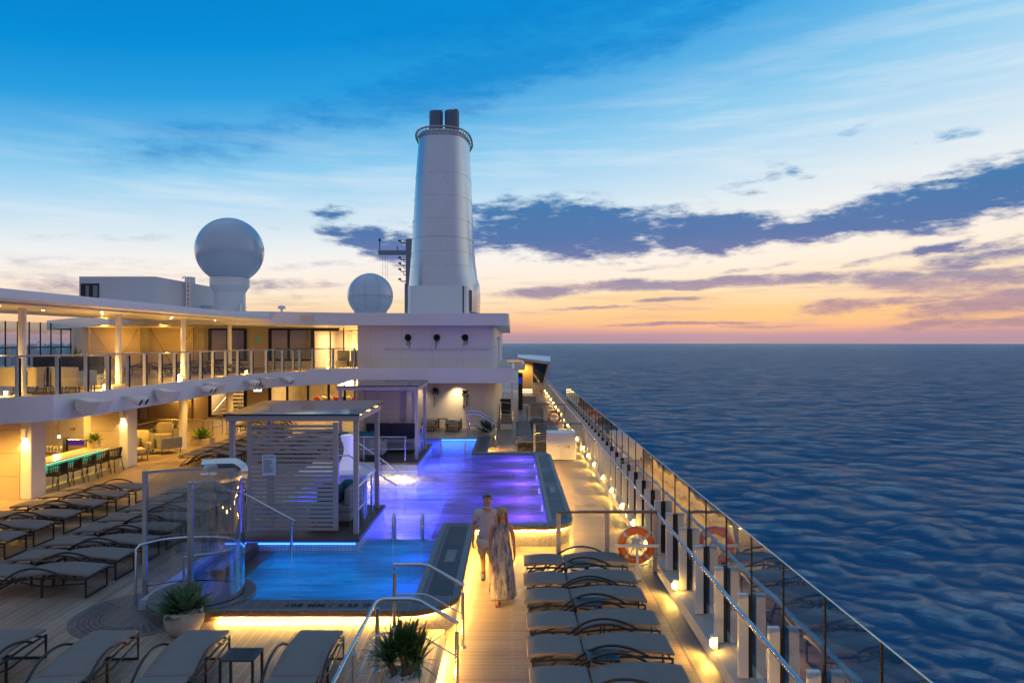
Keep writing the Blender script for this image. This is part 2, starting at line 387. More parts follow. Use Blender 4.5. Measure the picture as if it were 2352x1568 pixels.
wisp = [(470,330,270,48,12,.55),(700,280,270,45,14,.45),(1080,185,400,62,15,.85),(1500,80,380,45,15,.75),(860,240,330,40,14,.6),(1250,40,500,60,8,.7),(60,255,130,22,22,.0)]
fr1 = noise(nt, mapping(nt, P0, (.16,.62,1), (0,0,-.15)), 1.7, 10, .66)
frb = noise(nt, mapping(nt, P0, (.5,1.5,1), (0,0,-.2)), 1.3, 6, .65)
fr2 = math_(nt, 'MULTIPLY', math_(nt, 'SUBTRACT', math_(nt, 'MULTIPLY_ADD', frb, .45, fr1), .725), 1.9)
def fray(m, amt, lo, hi):
    a = math_(nt, 'MULTIPLY_ADD', fr2, amt, m)
    mr = N(nt, 'ShaderNodeMapRange', interpolation_type='SMOOTHSTEP'); nt.links.new(a, mr.inputs[0]); mr.inputs[1].default_value = lo; mr.inputs[2].default_value = hi
    return math_(nt, 'MULTIPLY', mr.outputs[0], math_(nt, 'MINIMUM', math_(nt, 'MULTIPLY', m, 2.2), 1.0))
mb = fray(lobes(big, d4.outputs[0]), 1.0, .16, .80); ml = fray(lobes(low, e4.outputs[0]), .9, .08, .85); mw = math_(nt, 'MULTIPLY', fray(lobes(wisp, d4.outputs[0]), .8, .0, 1.0), .8)
ccol = ramp(nt, el, [(0,(176,140,150)),(2.5,(176,146,156)),(4.6,(160,148,170)),(6.4,(112,122,170)),(8.6,(82,118,172)),(11.5,(64,122,176)),(15,(96,165,214)),(19,(40,150,215)),(40,(0,110,180))], 0, 40)
wcol = ramp(nt, el2, [(0,(170,150,165)),(10,(120,170,208)),(15,(60,150,208)),(20,(8,138,212)),(27,(0,130,208)),(40,(0,106,184))], 0, 40)
gl_ = lobes([(1750,725,520,30,0,.6),(1500,690,260,22,0,.45),(2200,735,260,18,0,.55)], e4.outputs[0])
sky = mixc(nt, gl_, sky, S(255,206,128))
front = mixc(nt, mw, sky, wcol); front = mixc(nt, ml, front, ccol); front = mixc(nt, mb, front, ccol)
# thin high streaks everywhere
fs = N(nt, 'ShaderNodeMapRange'); nt.links.new(noise(nt, mapping(nt, P0, (.05,.5,1), (0,0,-.13)), 1.2, 7, .6), fs.inputs[0]); fs.inputs[1].default_value = .45; fs.inputs[2].default_value = .75; fs.inputs[3].default_value = 0; fs.inputs[4].default_value = .55
ef = N(nt, 'ShaderNodeMapRange', interpolation_type='SMOOTHSTEP'); nt.links.new(el2, ef.inputs[0]); ef.inputs[1].default_value = 22; ef.inputs[2].default_value = 12
eg = N(nt, 'ShaderNodeMapRange', interpolation_type='SMOOTHSTEP'); nt.links.new(el2, eg.inputs[0]); eg.inputs[1].default_value = 5; eg.inputs[2].default_value = 9
front = mixc(nt, math_(nt, 'MULTIPLY', math_(nt, 'MULTIPLY', math_(nt, 'MULTIPLY', fs.outputs[0], ef.outputs[0]), eg.outputs[0]), math_(nt, 'SUBTRACT', 1.0, mb)), front, S(236,243,248))
vl = N(nt, 'ShaderNodeMapRange', interpolation_type='SMOOTHSTEP'); nt.links.new(noise(nt, mapping(nt, P0, (.06,.75,1), (0,0,-.06)), 1.6, 9, .64), vl.inputs[0]); vl.inputs[1].default_value = .47; vl.inputs[2].default_value = .68; vl.inputs[3].default_value = 0; vl.inputs[4].default_value = .5
vf = N(nt, 'ShaderNodeMapRange', interpolation_type='SMOOTHSTEP'); nt.links.new(el, vf.inputs[0]); vf.inputs[1].default_value = 7; vf.inputs[2].default_value = 3.5
va = N(nt, 'ShaderNodeMapRange', interpolation_type='SMOOTHSTEP'); nt.links.new(az, va.inputs[0]); va.inputs[1].default_value = -20; va.inputs[2].default_value = 30; va.inputs[3].default_value = .75
front = mixc(nt, math_(nt, 'MULTIPLY', math_(nt, 'MULTIPLY', vl.outputs[0], vf.outputs[0]), va.outputs[0]), front, S(196,158,164))
full = mixc(nt, bf.outputs[0], front, back)
ns = N(nt, 'ShaderNodeTexSky', sky_type='NISHITA'); ns.sun_disc = False; ns.sun_elevation = math.radians(1.0); ns.sun_rotation = math.radians(22); ns.altitude = 30
nsm = N(nt, 'ShaderNodeVectorMath', operation='SCALE'); nt.links.new(ns.outputs[0], nsm.inputs[0]); nsm.inputs['Scale'].default_value = .004
ad = N(nt, 'ShaderNodeVectorMath', operation='ADD'); nt.links.new(full, ad.inputs[0]); nt.links.new(nsm.outputs[0], ad.inputs[1])
nt.links.new(ad.outputs[0], bg.inputs[0]); bg.inputs[1].default_value = 1.0
# the sun has set: the dome above is the daylight

# ------------------------------------------------------------------ sea
SEA = -30.0
def make_sea():
    azs = np.concatenate([np.linspace(-180,-46,40,endpoint=False), np.linspace(-46,46,680,endpoint=False), np.linspace(46,180,41)[:-1]])*PI/180
    rad = np.geomspace(25, 12060, 860); na, nr = len(azs), len(rad)
    A, R = np.meshgrid(azs, rad); X = np.sin(A)*R; Y = np.cos(A)*R; Z = np.zeros_like(X); X0 = X.copy(); Y0 = Y.copy()
    cell = np.maximum(np.gradient(rad)[:,None]*np.ones_like(A), R*.0031)
    for i in range(90):
        L = 1.3*30**(i/89); th = math.radians(rng.normal(205, 55)); k = 2*PI/L
        amp = .0145*L/(1+(L/7)**1.25)*rng.uniform(.5,1.2)
        fade = np.clip((L/cell-2.5)/4, 0, 1)
        ph = k*(X0*math.sin(th)+Y0*math.cos(th))+rng.uniform(0,2*PI)
        Z += amp*fade*np.cos(ph); X -= .85*amp*fade*np.sin(ph)*math.sin(th); Y -= .85*amp*fade*np.sin(ph)*math.cos(th)
    Z += SEA
    V = np.stack([X,Y,Z],-1).reshape(-1,3)
    i, j = np.meshgrid(np.arange(nr-1), np.arange(na), indexing='ij'); j2 = (j+1) % na
    Q = np.stack([i*na+j, i*na+j2, (i+1)*na+j2, (i+1)*na+j], -1).reshape(-1,4)
    me = bpy.data.meshes.new('sea'); nv, nq = len(V), len(Q)
    me.vertices.add(nv); me.vertices.foreach_set('co', V.astype(np.float32).ravel())
    me.loops.add(nq*4); me.loops.foreach_set('vertex_index', Q[:,::-1].astype(np.int32).ravel())
    me.polygons.add(nq); me.polygons.foreach_set('loop_start', np.arange(0,nq*4,4,dtype=np.int32)); me.polygons.foreach_set('loop_total', np.full(nq,4,dtype=np.int32))
    me.polygons.foreach_set('use_smooth', np.ones(nq,dtype=bool)); me.update(); me.validate()
    m, nt, out = nodes('sea_water'); tc = N(nt, 'ShaderNodeTexCoord').outputs['Object']
    n1 = noise(nt, mapping(nt, tc, (.45,1.5,1), (0,0,.25)), 1.15, 11, .78); n2 = noise(nt, mapping(nt, tc, (.5,1.5,1), (0,0,.4)), .24, 8, .68)
    h = math_(nt, 'MULTIPLY_ADD', n2, 2.6, n1)
    bp = N(nt, 'ShaderNodeBump'); bp.inputs['Distance'].default_value = 2.4; bp.inputs['Strength'].default_value = 1; nt.links.new(h, bp.inputs['Height'])
    fr = schlick(nt, .02, bp.outputs[0])
    # wind ruffled patches reflect less sky than the slicks between them
    wp = noise(nt, mapping(nt, tc, (.40,1.5,1), (0,0,.22)), .15, 12, .72)
    mr = N(nt, 'ShaderNodeMapRange', interpolation_type='SMOOTHSTEP'); nt.links.new(wp, mr.inputs[0]); mr.inputs[1].default_value = .36; mr.inputs[2].default_value = .64; mr.inputs[3].default_value = .24; mr.inputs[4].default_value = 2.5
    fac = math_(nt, 'MINIMUM', math_(nt, 'MULTIPLY', math_(nt, 'MINIMUM', fr, .55), mr.outputs[0]), .85)
    d = N(nt, 'ShaderNodeBsdfDiffuse'); d.inputs[0].default_value = (.013,.100,.205,1)
    g = N(nt, 'ShaderNodeBsdfGlossy'); g.inputs[0].default_value = (.58,.82,1,1); g.inputs['Roughness'].default_value = .13; nt.links.new(bp.outputs[0], g.inputs['Normal'])
    mx = N(nt, 'ShaderNodeMixShader'); nt.links.new(fac, mx.inputs[0]); nt.links.new(d.outputs[0], mx.inputs[1]); nt.links.new(g.outputs[0], mx.inputs[2]); nt.links.new(mx.outputs[0], out.inputs[0])
    me.materials.append(m); o = bpy.data.objects.new('sea', me); C.objects.link(o); struct(o)
make_sea()
# ------------------------------------------------------------------ decks
DL = .32
b = MB()
b.prism([(-30,-4),(-1.72,-4),(-1.72,10.6),(-5.95,10.6),(-5.95,29.1),(-6.6,29.1),(-6.6,60),(-30,60)], -.6, DL)
struct(b.build('pool_deck', deckL))
b = MB().prism([(-1.9,-4),(3.0,-4),(3.0,110),(-1.0,110),(-1.0,33.4),(-1.9,33.4)], -.6, 0); struct(b.build('walkway', deckW))
b = MB().prism([(-7.2,29.1),(-.98,29.1),(-.98,33.4),(-7.2,33.4)], .1, .474); struct(b.build('rear_deck', deckL))
for p in [[(-1.72,-4),(-1.03,-4),(-1.03,10.55),(-1.72,10.55)]]:
    struct(MB().prism(p, 0, .155).build('step_tread', deckL))
# step edge with light below it
t = thing('step_nosing', 'straight bronze step edge with a glowing strip of light under it', 'step edge', (-1,5,0))
MB().box(-1.075,-.985,-4,10.30,.159,.178).build('edge_strip', copemat, t)
MB().box(-1.02,-1.005,-4,10.25,.125,.143).build('led_strip', ledw, t)
# dotted drain slots
def slots(b, cx, cy, nx, ny, dx, dy, L, z, skew=0):
    for i in range(nx):
        for j in range(ny):
            x = cx+i*dx; y = cy+j*dy
            b.box(x-.004,x+.004,y-L/2,y+L/2,z,z+.003)
t = thing('drain_grate', 'strip of narrow drain slots in the deck beside the dracaena handrails', 'drain', (-2,9.5,DL))
b = MB(); slots(b, -2.05, 9.05, 6, 7, .075, .2, .12, DL+.003); b.build('slots', rubber, t)
t = thing('drain_disc', 'round deck disc with curved drain slots beside the glass shower', 'drain', (-5.8,10.8,DL))
MB().prism(arc(-5.85,10.75,.98,0,359,48), DL-.02, DL+.006).build('disc', copemat, t)
b = MB()
for r in (.56,.63,.70,.77,.84):
    for k in range(26):
        a0 = 150+k*7.5
        if a0 > 330: continue
        P = arc(-5.85,10.75,r,a0,a0+5,3)
        b.prism(P+offset(P,.010)[::-1], DL+.007, DL+.010)
b.build('slots', rubber, t)

# ------------------------------------------------------------------ pool
pool = thing('pool', 'long stepped swimming pool glowing blue and violet inside a dark tiled coping', 'pool', (-2,18,0))
inner = [(-5.1,10.91),(-1.51,10.91),(-1.51,15.53),(.81,15.53),(.81,25.07),(-1.49,25.07),(-1.49,29.8)]
outer = [(-5.1,10.44)]+arc(-1.69,11.29,.85,-90,0,12)+[(-.84,15.24)]+arc(.72,15.94,.70,-90,0,12)+arc(.82,24.9,.6,0,90,10)+[(-.91,25.5),(-.91,29.8)]
MB().prism(outer+inner[::-1], .435, .48).build('coping', copemat, pool, bevel=.006)
o2 = offset(outer, .012)
MB().wall(o2, .385, .435, .05).build('coping_fascia', railwood, pool)
# paler borders and dark inlays
def inlay(b, path, wdt, z=.4835):
    b.prism(list(path)+offset(path, wdt)[::-1], z-.004, z)
b = MB(); inlay(b, [(-.87,11.5),(-.87,15.5)], .10); inlay(b, [(-1.48,15.52),(-1.48,10.95)], -.0001+-.09)
inlay(b, [(.84,25.0),(.84,15.6)], .09); inlay(b, [(1.39,16.0),(1.39,24.9)], .08); inlay(b, [(-.86,15.27),(.7,15.27)], .24); inlay(b, [(-5.05,10.47),(-1.7,10.47)], .05)
b.build('border', copeborder, pool)
b = MB(); b.box(-1.385,-.975,11.1,15.2,.482,.486); b.box(.935,1.305,15.9,24.9,.482,.486); b.box(-1.36,-1.0,25.6,29.3,.482,.486); b.build('inlay', copedark, pool)
MB().box(1.05,1.2,18.6,19.3,.487,.490).build('marker_plate', copeborder, pool); MB().box(-1.27,-1.08,12.75,13.5,.487,.490).build('marker_plate', copeborder, pool)
wl = offset(outer, .085)
MB().wall(wl, 0, .40, .04).build('mosaic_wall', mosaic, pool)
MB().tube([(p[0],p[1],.374) for p in resample([Vector(q) for q in offset(outer,.062)], .12)], .009, 4).build('led_strip', ledw, pool)
# basin
b = MB()
b.quad((-5.75,10.9,-.55),(-1.5,10.9,-.55),(-1.5,14.5,-.55),(-5.75,14.5,-.55))
b.box(-5.75,-1.5,14.5,14.62,-.75,.372)
b.quad((-5.75,14.6,-.75),(.82,14.6,-.75),(.82,29.2,-.75),(-5.75,29.2,-.75))
b.box(-5.75,.82,25.07,25.14,-.75,.37)
b.wall([(-5.96,10.905),(-1.505,10.905),(-1.505,15.535),(.815,15.535),(.815,25.075),(-1.485,25.075),(-1.485,29.105),(-5.96,29.105)], -.75, .43, -.02)
b.box(-5.95,-5.75,10.9,29.1,-.75,.475)
b.build('basin', pooltile, pool)
b = MB()
def grab(y, x0, x1, nm):
    for x in (x0, x1):
        t = thing('grab_rail', nm+(' nearest the planked coping' if x == x1 else ' nearest the cabana side'), 'grab rail', (x,y,.4), 'pool grab rails')
        P = [(x,y-.13,-.1),(x,y-.13,.82)]+[(x,y-.13*math.cos(a*PI/6),.82+.13*math.sin(a*PI/6)) for a in range(1,6)]+[(x,y+.13,.82),(x,y+.13,-.1)]
        MB().tube(P, .024, 10).build('rail', steel, t, smooth=40)
        b = MB(); b.lathe([(.05,0),(.05,.012)], (x,y-.13,.385)); b.build('collar', steel, t)
grab(14.45, -2.50, -1.90, 'tall steel grab rail at the shallow basin edge')
grab(25.10, -2.62, -1.72, 'steel grab rail at the far blue basin edge')
for i, y in enumerate((16.3,18.1,20.2,22.2,24.3)):
    MB().box(.785,.803,y-.09,y+.09,.12,.24).build('underwater_light', violetlens, pool)
    lamp('SPOT', (.70,y,.20), 260, (.34,.10,1.0), .10, aim=(-1,-.05,-.10), angle=75, blend=.9)
    lamp('POINT', (.35,y,.0), 50, (.30,.10,1.0), .3)
for x, y, e, c in ((-2.6,19,75,(.10,.16,1)),(-2.4,23,65,(.10,.2,1)),(-1.0,20.6,70,(.25,.16,1)),(-2.0,16.2,70,(.34,.22,1)),(-.4,17.5,55,(.3,.18,1)),(-1.9,27,60,(.02,.22,1)),(-2.8,28,50,(.02,.3,1)),(-.3,22.8,50,(.22,.14,1)),(-4.3,17.8,40,(.2,.3,1))):
    lamp('POINT', (x,y,-.3), e*2.9, (c[0]*.3+.045,c[1]*.25+.07,c[2]), .7)
for x, y in ((-1.56,11.6),(-1.56,13.2)):
    lamp('POINT', (x-.25,y,.1), 12, (.03,.10,1), .3)
for x, y in ((-4.0,11.5),(-3.0,12.2),(-2.3,11.6),(-4.2,12.9),(-2.2,13.6)):
    lamp('POINT', (x,y,-.05), 10, (.01,.43,1), .5)
# blue light lines at the basins' ends
MB().box(-3.0,-1.5,29.07,29.09,.405,.425).build('blue_strip', ledblue, pool)
MB().box(-5.72,-3.12,13.60,13.612,.565,.580).build('blue_strip', ledblue, pool)
b = MB(); b.box(-5.05,-4.75,11.75,13.6,.2,.412); b.build('ledge', darkwood, pool)
MB().box(-5.28,-5.05,11.95,13.6,.2,.60).build('bench', darkwood, pool, bevel=.01)
MB().box(-5.32,-5.29,11.95,13.6,.44,.455).build('blue_strip', ledblue, pool)
lamp('AREA', (-5.52,12.7,.9), 10, (.03,.12,1), .25, aim=(0,0,-1), sy=1.6)
# depth marking
def text(body, size, loc, mat, parent, rot=(0,0,0), name='lettering', ext=.0015, align='LEFT', bold=0):
    cu = bpy.data.curves.new(name, 'FONT'); cu.body = body; cu.size = size; cu.extrude = ext; cu.align_x = align; cu.offset = bold; cu.space_character = 1.15
    q = bpy.data.objects.new('glyphs', cu); C.objects.link(q)
    me = bpy.data.meshes.new_from_object(q.evaluated_get(bpy.context.evaluated_depsgraph_get())); bpy.data.objects.remove(q)
    me.name = name; me.materials.clear(); me.materials.append(mat)
    o = bpy.data.objects.new(name, me); C.objects.link(o); o.location = loc; o.rotation_euler = rot
    join(o, parent); return o
text('108 MM / 4.25 IN', .17, (-3.55,10.61,.4845), rubber, pool, bold=.006, name='lettering')
text('4.25 IN', .13, (-1.12,12.85,.4915), M('letter_grey',(.30,.30,.31)), pool, rot=(0,0,PI/2), bold=.003, name='lettering')
text('1.00 M', .12, (-.85,25.085,.40), M('letter_pale',(.55,.5,.55)), pool, rot=(PI/2,0,0), bold=.004, name='lettering')
# water
WZ = .402
wad = water_mat('water_shallow', (.5,.82,.95), (.35,.72,1.0), .62, (1,1.6,1), 3.0, .03)
wmain = water_mat('water_violet', (.45,.55,1.0), (.50,.55,1.0), .66, (.7,1.7,1), 2.3, .11)
b = MB().quad((-5.75,10.905,WZ),(-1.505,10.905,WZ),(-1.505,14.5,WZ),(-5.75,14.5,WZ)); struct(b.build('water', wad))
b = MB(); b.v = []; pts = [(-5.75,14.5),(-1.505,14.5),(-1.505,15.535),(.815,15.535),(.815,25.07),(-1.485,25.07),(-1.485,29.105),(-5.75,29.105)]
b.quad(*[(x,y,WZ+.001) for x, y in pts]); struct(b.build('water', wmain))
# bubbling spa water
def foam():
    b = MB(); n = 34; vs = []; fs = []
    for i in range(n):
        for j in range(n):
            u = i/(n-1)*2-1; v = j/(n-1)*2-1; x = -3.75+u*1.05; y = 20.9+v*.75
            e = max(0, 1-(u*u+v*v)); z = WZ-.01+.09*e**.7*(.5+.5*math.sin(x*9+y*5)*math.cos(y*11-x*4))+.03*e*random.random()
            vs.append((x,y,z))
    fs = [(i*n+j,(i+1)*n+j,(i+1)*n+j+1,i*n+j+1) for i in range(n-1) for j in range(n-1)]
    b.add(vs, fs); m, nt, out = nodes('foam_water')
    k = N(nt,'ShaderNodeBsdfTranslucent'); k.inputs[0].default_value = (.95,.82,.38,1); d = N(nt,'ShaderNodeBsdfDiffuse'); d.inputs[0].default_value = (.6,.55,.35,1)  # yellow of the spa lamps also put into the foam's own colours
    tr = N(nt,'ShaderNodeBsdfTransparent'); mx = N(nt,'ShaderNodeMixShader'); mx.inputs[0].default_value = .25; nt.links.new(k.outputs[0],mx.inputs[1]); nt.links.new(d.outputs[0],mx.inputs[2])
    m2 = N(nt,'ShaderNodeMixShader'); f = N(nt,'ShaderNodeMapRange'); nt.links.new(noise(nt,N(nt,'ShaderNodeTexCoord').outputs['Object'],5,5),f.inputs[0]); f.inputs[1].default_value=.46; f.inputs[2].default_value=.60
    nt.links.new(f.outputs[0],m2.inputs[0]); nt.links.new(tr.outputs[0],m2.inputs[1]); nt.links.new(mx.outputs[0],m2.inputs[2]); nt.links.new(m2.outputs[0],out.inputs[0])
    o = b.build('foam', m, smooth=180); stuff(o); o['label'] = 'churning yellow lit foam on the spa water between the cabanas'
foam()
for x, y in ((-4.2,20.9),(-3.5,21.0),(-3.2,20.6)): lamp('POINT', (x,y,.22), 60, (1,.72,.22), .08)

# ------------------------------------------------------------------ cabana platforms
def platform(label, y0, y1):
    t = thing('cabana_platform', label, 'platform', (-4.8,y0,.3), 'cabana platforms')
    MB().box(-6.62,-3.05,y0,y1,.60,.672).build('boards', platwood, t, bevel=.006)
    MB().box(-6.6,-3.08,y0+.03,y1-.03,-.5,.60).build('tiled_base', edgetile, t)
platform('dark planked platform under the near cabana', 13.62, 16.45)
platform('dark planked platform under the far cabana', 22.2, 26.3)
t = thing('planter_ledge', 'white ledge beside the spa steps that carries the tall sculpture', 'ledge', (-5.3,20.5,0))
MB().box(-6.4,-4.3,20.2,22.19,-.5,.64).build('base', cream, t); MB().box(-6.45,-4.25,20.15,22.19,.64,.68).build('top', white, t)
sculp = thing('sculpture', 'tall white hourglass sculpture lit from inside on the spa ledge', 'sculpture', (-5.05,21.1,.68))
prof = spline([(.36,0,0),(.27,.18,0),(.155,.48,0),(.15,.68,0),(.22,.92,0),(.245,1.02,0),(.20,1.04,0)], 6)
m, nt, out = nodes('glow_shell'); bb = principled(nt, out, (.8,.78,.85), .35); bb.inputs['Emission Color'].default_value = (.55,.5,.9,1); bb.inputs['Emission Strength'].default_value = .28
MB().lathe([(p[0],p[1]) for p in prof], (-5.05,21.1,.68), 32).build('shell', m, sculp, smooth=60)
for k, (p0, p1, nm) in enumerate((((-4.95,21.75,1.42),(-3.62,21.75,.47),'far sloping steel handrail into the spa in front of the far cabana'),((-4.75,19.9,1.28),(-3.36,19.9,.40),'near sloping steel handrail into the spa behind the near cabana'))):
    t = thing('spa_handrail', nm, 'handrail', (p0[0],p0[1],.4), 'spa handrails')
    MB().tube([(p0[0]-.5,p0[1],p0[2]),p0,p1], .024, 10).build('rail', steel, t, smooth=40)
    b = MB(); b.tube([(p0[0]-.3,p0[1],p0[2]),(p0[0]-.3,p0[1],.2)], .018, 8); b.build('post', steel, t, smooth=40)
    xm = p0[0]+.72; b = MB(); b.tube([(xm,p0[1],p0[2]-.52),(xm,p0[1],-.3)], .018, 8); b.build('post', steel, t, smooth=40)

# ------------------------------------------------------------------ cabanas
def cabana(label, y0, flip):
    X0, X1 = -5.78, -3.14; D = 2.15; zt = 3.10; zb = .672
    Y = lambda v: y0+v
    t = thing('cabana', label, 'cabana', (-4.45,y0,zb), 'poolside cabanas')
    for x in (X0, X1-.1):
        for v in (0, D):
            MB().box(x,x+.1,Y(v),Y(v)+.1,zb,zt-.12).build('post', cabmat, t, bevel=.006)
    b = MB(); b.box(X0-.05,X1+.03,Y(-.05),Y(.07),zt-.12,zt); b.box(X0-.05,X1+.03,Y(D+.03),Y(D+.15),zt-.12,zt)
    b.box(X0-.05,X0+.07,Y(.075),Y(D+.025),zt-.12,zt-.001); b.box(X1-.09,X1+.03,Y(.075),Y(D+.025),zt-.12,zt-.001)
    b.build('roof_frame', cabmat, t, bevel=.004)
    b = MB(); b.xprism([(Y(-.09),zt+.004),(Y(D+.18),zt+.004),(Y(D+.18),zt+.10),(Y(-.09),zt+.03)],X0-.08,X1+.06); b.build('roof_panel', roofgl, t, bevel=.004)
    b = MB(); b.box(X0+.08,X1-.1,Y(.2),Y(D-.05),zt-.07,zt-.002); b.build('ceiling', white, t)
    pv = D+.02 if flip else .012
    x0, x1 = (-5.41, -3.53)
    b = MB()
    b.box(x0,x0+.08,Y(pv),Y(pv+.05),zb+.07,zt-.16); b.box(x1-.13,x1-.03,Y(pv),Y(pv+.05),zb+.07,zt-.16); b.box(x0+.48,x0+.53,Y(pv+.045),Y(pv+.075),zb+.07,zt-.16)
    if flip: b.box(x0+1.3,x0+1.55,Y(pv+.045),Y(pv+.075),zb+.07,zt-.16)
    n = 25; zz0 = zb+.07; zz1 = zt-.17; st = (zz1-zz0)/n
    for i in range(n):
        h = st*(.60 if i > n*.4 else .68)
        b.box(x0+.082,x1-.132,Y(pv+.008),Y(pv+.035),zz0+i*st,zz0+i*st+h)
    b.build('slat_panel', cabmat, t)
    # side rail towards the pool
    b = MB(); xr = X1-.05
    for z, r in ((zb+.92,.022),(zb+.45,.012)): b.tube([(xr,Y(.13),z),(xr,Y(D-.03),z)], r, 8)
    for v in (.75,.95,1.55): b.box(xr-.022,xr+.022,Y(v),Y(v+.045),zb,zb+.90)
    b.build('side_rail', steel, t, smooth=40)
    return t
cabana('near cabana with a slatted screen and a notice on its front', 13.93, False)
cabana('far cabana with an open front and a slatted screen behind its sofa', 22.75, True)
nb = thing('notice_board', 'pale notice with lines of small print on the near slatted screen', 'notice', (-4.83,13.93,2.0))
x0, z1 = xz(603,1044,13.93); x1, z0 = xz(634.5,1091,13.93)
MB().box(x0,x1,13.908,13.922,z0,z1).build('board', M('notice_white',(.62,.66,.78),.5), nb)
ink = M('ink',(.06,.07,.12)); b = MB(); yy = z1-.085
random.seed(3)
for k in range(15):
    L = (x1-x0)*random.uniform(.45,.78) if k else .01
    b.box(x0+.03,x0+.03+L,13.9045,13.907,yy-.006,yy); yy -= .021 if k % 2 else .017
b.build('print_line', ink, nb)
text('POOL RULES', .035, (x0+.03,13.907,z1-.058), ink, nb, rot=(PI/2,0,0), bold=.001, name='heading')
# rails in front of the far cabana
t = thing('cabana_railing', 'low steel railing along the front of the far cabana platform', 'railing', (-4.6,22.35,.67))
b = MB()
for z, r in ((1.47,.022),(1.08,.012)): b.tube([(-6.3,22.35,z),(-3.45,22.35,z)], r, 8)
b.build('rail', steel, t, smooth=40)
for x in (-6.2,-5.35,-4.85,-3.5): MB().tube([(x,22.35,.67),(x,22.35,1.47)], .02, 8).build('post', steel, t, smooth=40)
# sofas and seats
def sofa(label, x0, x1, y0, y1, z, back, cmat, bmat, seat=greyfab):
    t = thing('sofa', label, 'sofa', ((x0+x1)/2,(y0+y1)/2,z))
    MB().box(x0,x1,y0,y1,z+.12,z+.30).build('base', greyfab, t, bevel=.02)
    MB().box(x0+.01,x1-.01,y0+.01,y1-.01,z+.302,z+.45).build('seat_cushion', seat, t, bevel=.04)
    for x in (x0+.05,x1-.09):
        for y in (y0+.05,y1-.09): MB().box(x,x+.04,y,y+.04,z,z+.12).build('leg', black, t)
    if back == 'rear':
        n = max(1, round((x1-x0)/.95)); wd = (x1-x0)/n
        for i in range(n): MB().box(x0+i*wd+.006,x0+(i+1)*wd-.006,y1-.2,y1-.02,z+.455,z+.98).build('back_cushion', bmat, t, bevel=.03)
    else:
        MB().box(x1-.14,x1-.01,y0+.02,y1-.02,z+.455,z+.80).build('backrest', bmat, t, bevel=.03)
    return t
sofa('long sofa with navy back cushions in the far cabana', -5.25, -3.45, 23.95, 24.7, .672, 'rear', darkfab, darkfab)
sofa('grey corner sofa behind the near slatted screen', -4.3, -3.42, 14.45, 15.7, .672, 'side', greyfab, greyfab)
def cushion(label, loc, mat, sz=(.45,.16,.42), rot=(0,0,0), group='loose cushions'):
    b = MB(); b.ball((0,0,0), 1, 18, 12)
    b.v = [tuple(math.copysign(abs(c)**.55, c)*s/2 for c, s in zip(v, sz)) for v in b.v]
    o = b.build('cushion', mat, smooth=180); o.location = loc; o.rotation_euler = rot; tag(o, label, 'cushion', group); return o
cushion('larger teal cushion lying on the near cabana sofa', (-3.95,14.85,1.30), teal, (.55,.30,.42))
cushion('smaller teal cushion against the sofa back in the near cabana', (-3.68,15.25,1.30), teal, (.25,.5,.42))
for i, x in enumerate((-5.15,-4.95,-4.72)):
    cushion('small teal cushion, %s from the left in the far cabana row' % ORD[i], (x,23.0,1.47), teal, (.22,.16,.22))
def armchair(label, x, y, z, rz, shell=greyfab, seat=sandfab, group='deck armchairs', pillow=None):
    t = thing('armchair', label, 'armchair', (0,0,0), group)
    MB().box(-.42,.42,-.38,.30,.26,.44).build('seat_cushion', seat, t, bevel=.05)
    b = MB(); b.box(-.50,-.44,-.40,.40,.20,.62); b.box(.44,.50,-.40,.40,.20,.62); b.box(-.44,.44,.34,.40,.20,.74); b.box(-.44,.44,-.38,.34,.20,.25); b.build('shell', shell, t, bevel=.015)
    if pillow:
        q = MB().ball((0,0,0),1,16,10); q.v = [(math.copysign(abs(a)**.5,a)*.33, .22+math.copysign(abs(c)**.6,c)*.09, .66+math.copysign(abs(d)**.5,d)*.24) for a,c,d in q.v]
        q.build('back_pillow', pillow, t, smooth=180)
    for a in (-.45,.45):
        for c in (-.35,.35): MB().tube([(a,c,.2),(a,c,0)], .016, 6).build('leg', black, t)
    t.location = (x,y,z); t.rotation_euler = (0,0,rz); return t
for i, x in enumerate((-5.5,-4.75,)):
    armchair('grey low chair, %s from the left before the far cabana sofa' % ORD[i], x, 22.85, .672, PI, pillow=teal)
for i, (x, y, z) in enumerate(((-5.62,14.3,.672),)):
    pass
# ------------------------------------------------------------------ shower
t = thing('shower_enclosure', 'curved glass outdoor shower screen with steel rim on a round base', 'shower', (-5.1,11.1,.48))
MB().prism(arc(-5.05,11.15,.82,0,355,40), .30, .497).build('base', copemat, t, bevel=.01)
curve = spline([(-6.14,11.42,0),(-5.75,11.66,0),(-5.26,11.74,0),(-4.78,11.66,0),(-4.48,11.42,0),(-4.40,11.12,0),(-4.47,10.83,0),(-4.68,10.62,0),(-4.96,10.53,0)], 8)
cp = [(p.x,p.y) for p in curve]
MB().wall(cp, .50, 2.40).build('glass_pane', glass('shower_glass', (.70,.78,.84), .08, 0, 1.7), t, smooth=180)
b = MB(); b.wall(offset(cp,-.015), 2.385, 2.43, .03); b.build('rim', steel, t)
b = MB(); b.wall(offset(cp,-.006), .497, .508, .012); b.build('foot_rail', rubber, t)
for (x, y) in ((cp[0][0],cp[0][1]),(cp[-1][0],cp[-1][1])):
    MB().box(x-.035,x+.035,y-.03,y+.03,.33,2.44).build('post', steel, t, bevel=.004)
hp = offset(cp[4:-4], -.10)
MB().tube([(cp[0][0]+.01,cp[0][1]-.30,.34),(cp[0][0]+.01,cp[0][1]-.30,1.22),(cp[0][0]+.05,cp[0][1]-.24,1.27)]+[(p[0],p[1],1.27) for p in hp]+[(-5.15,10.72,1.22),(-5.15,10.72,.5)], .022, 10).build('handrail', steel, t, smooth=40)
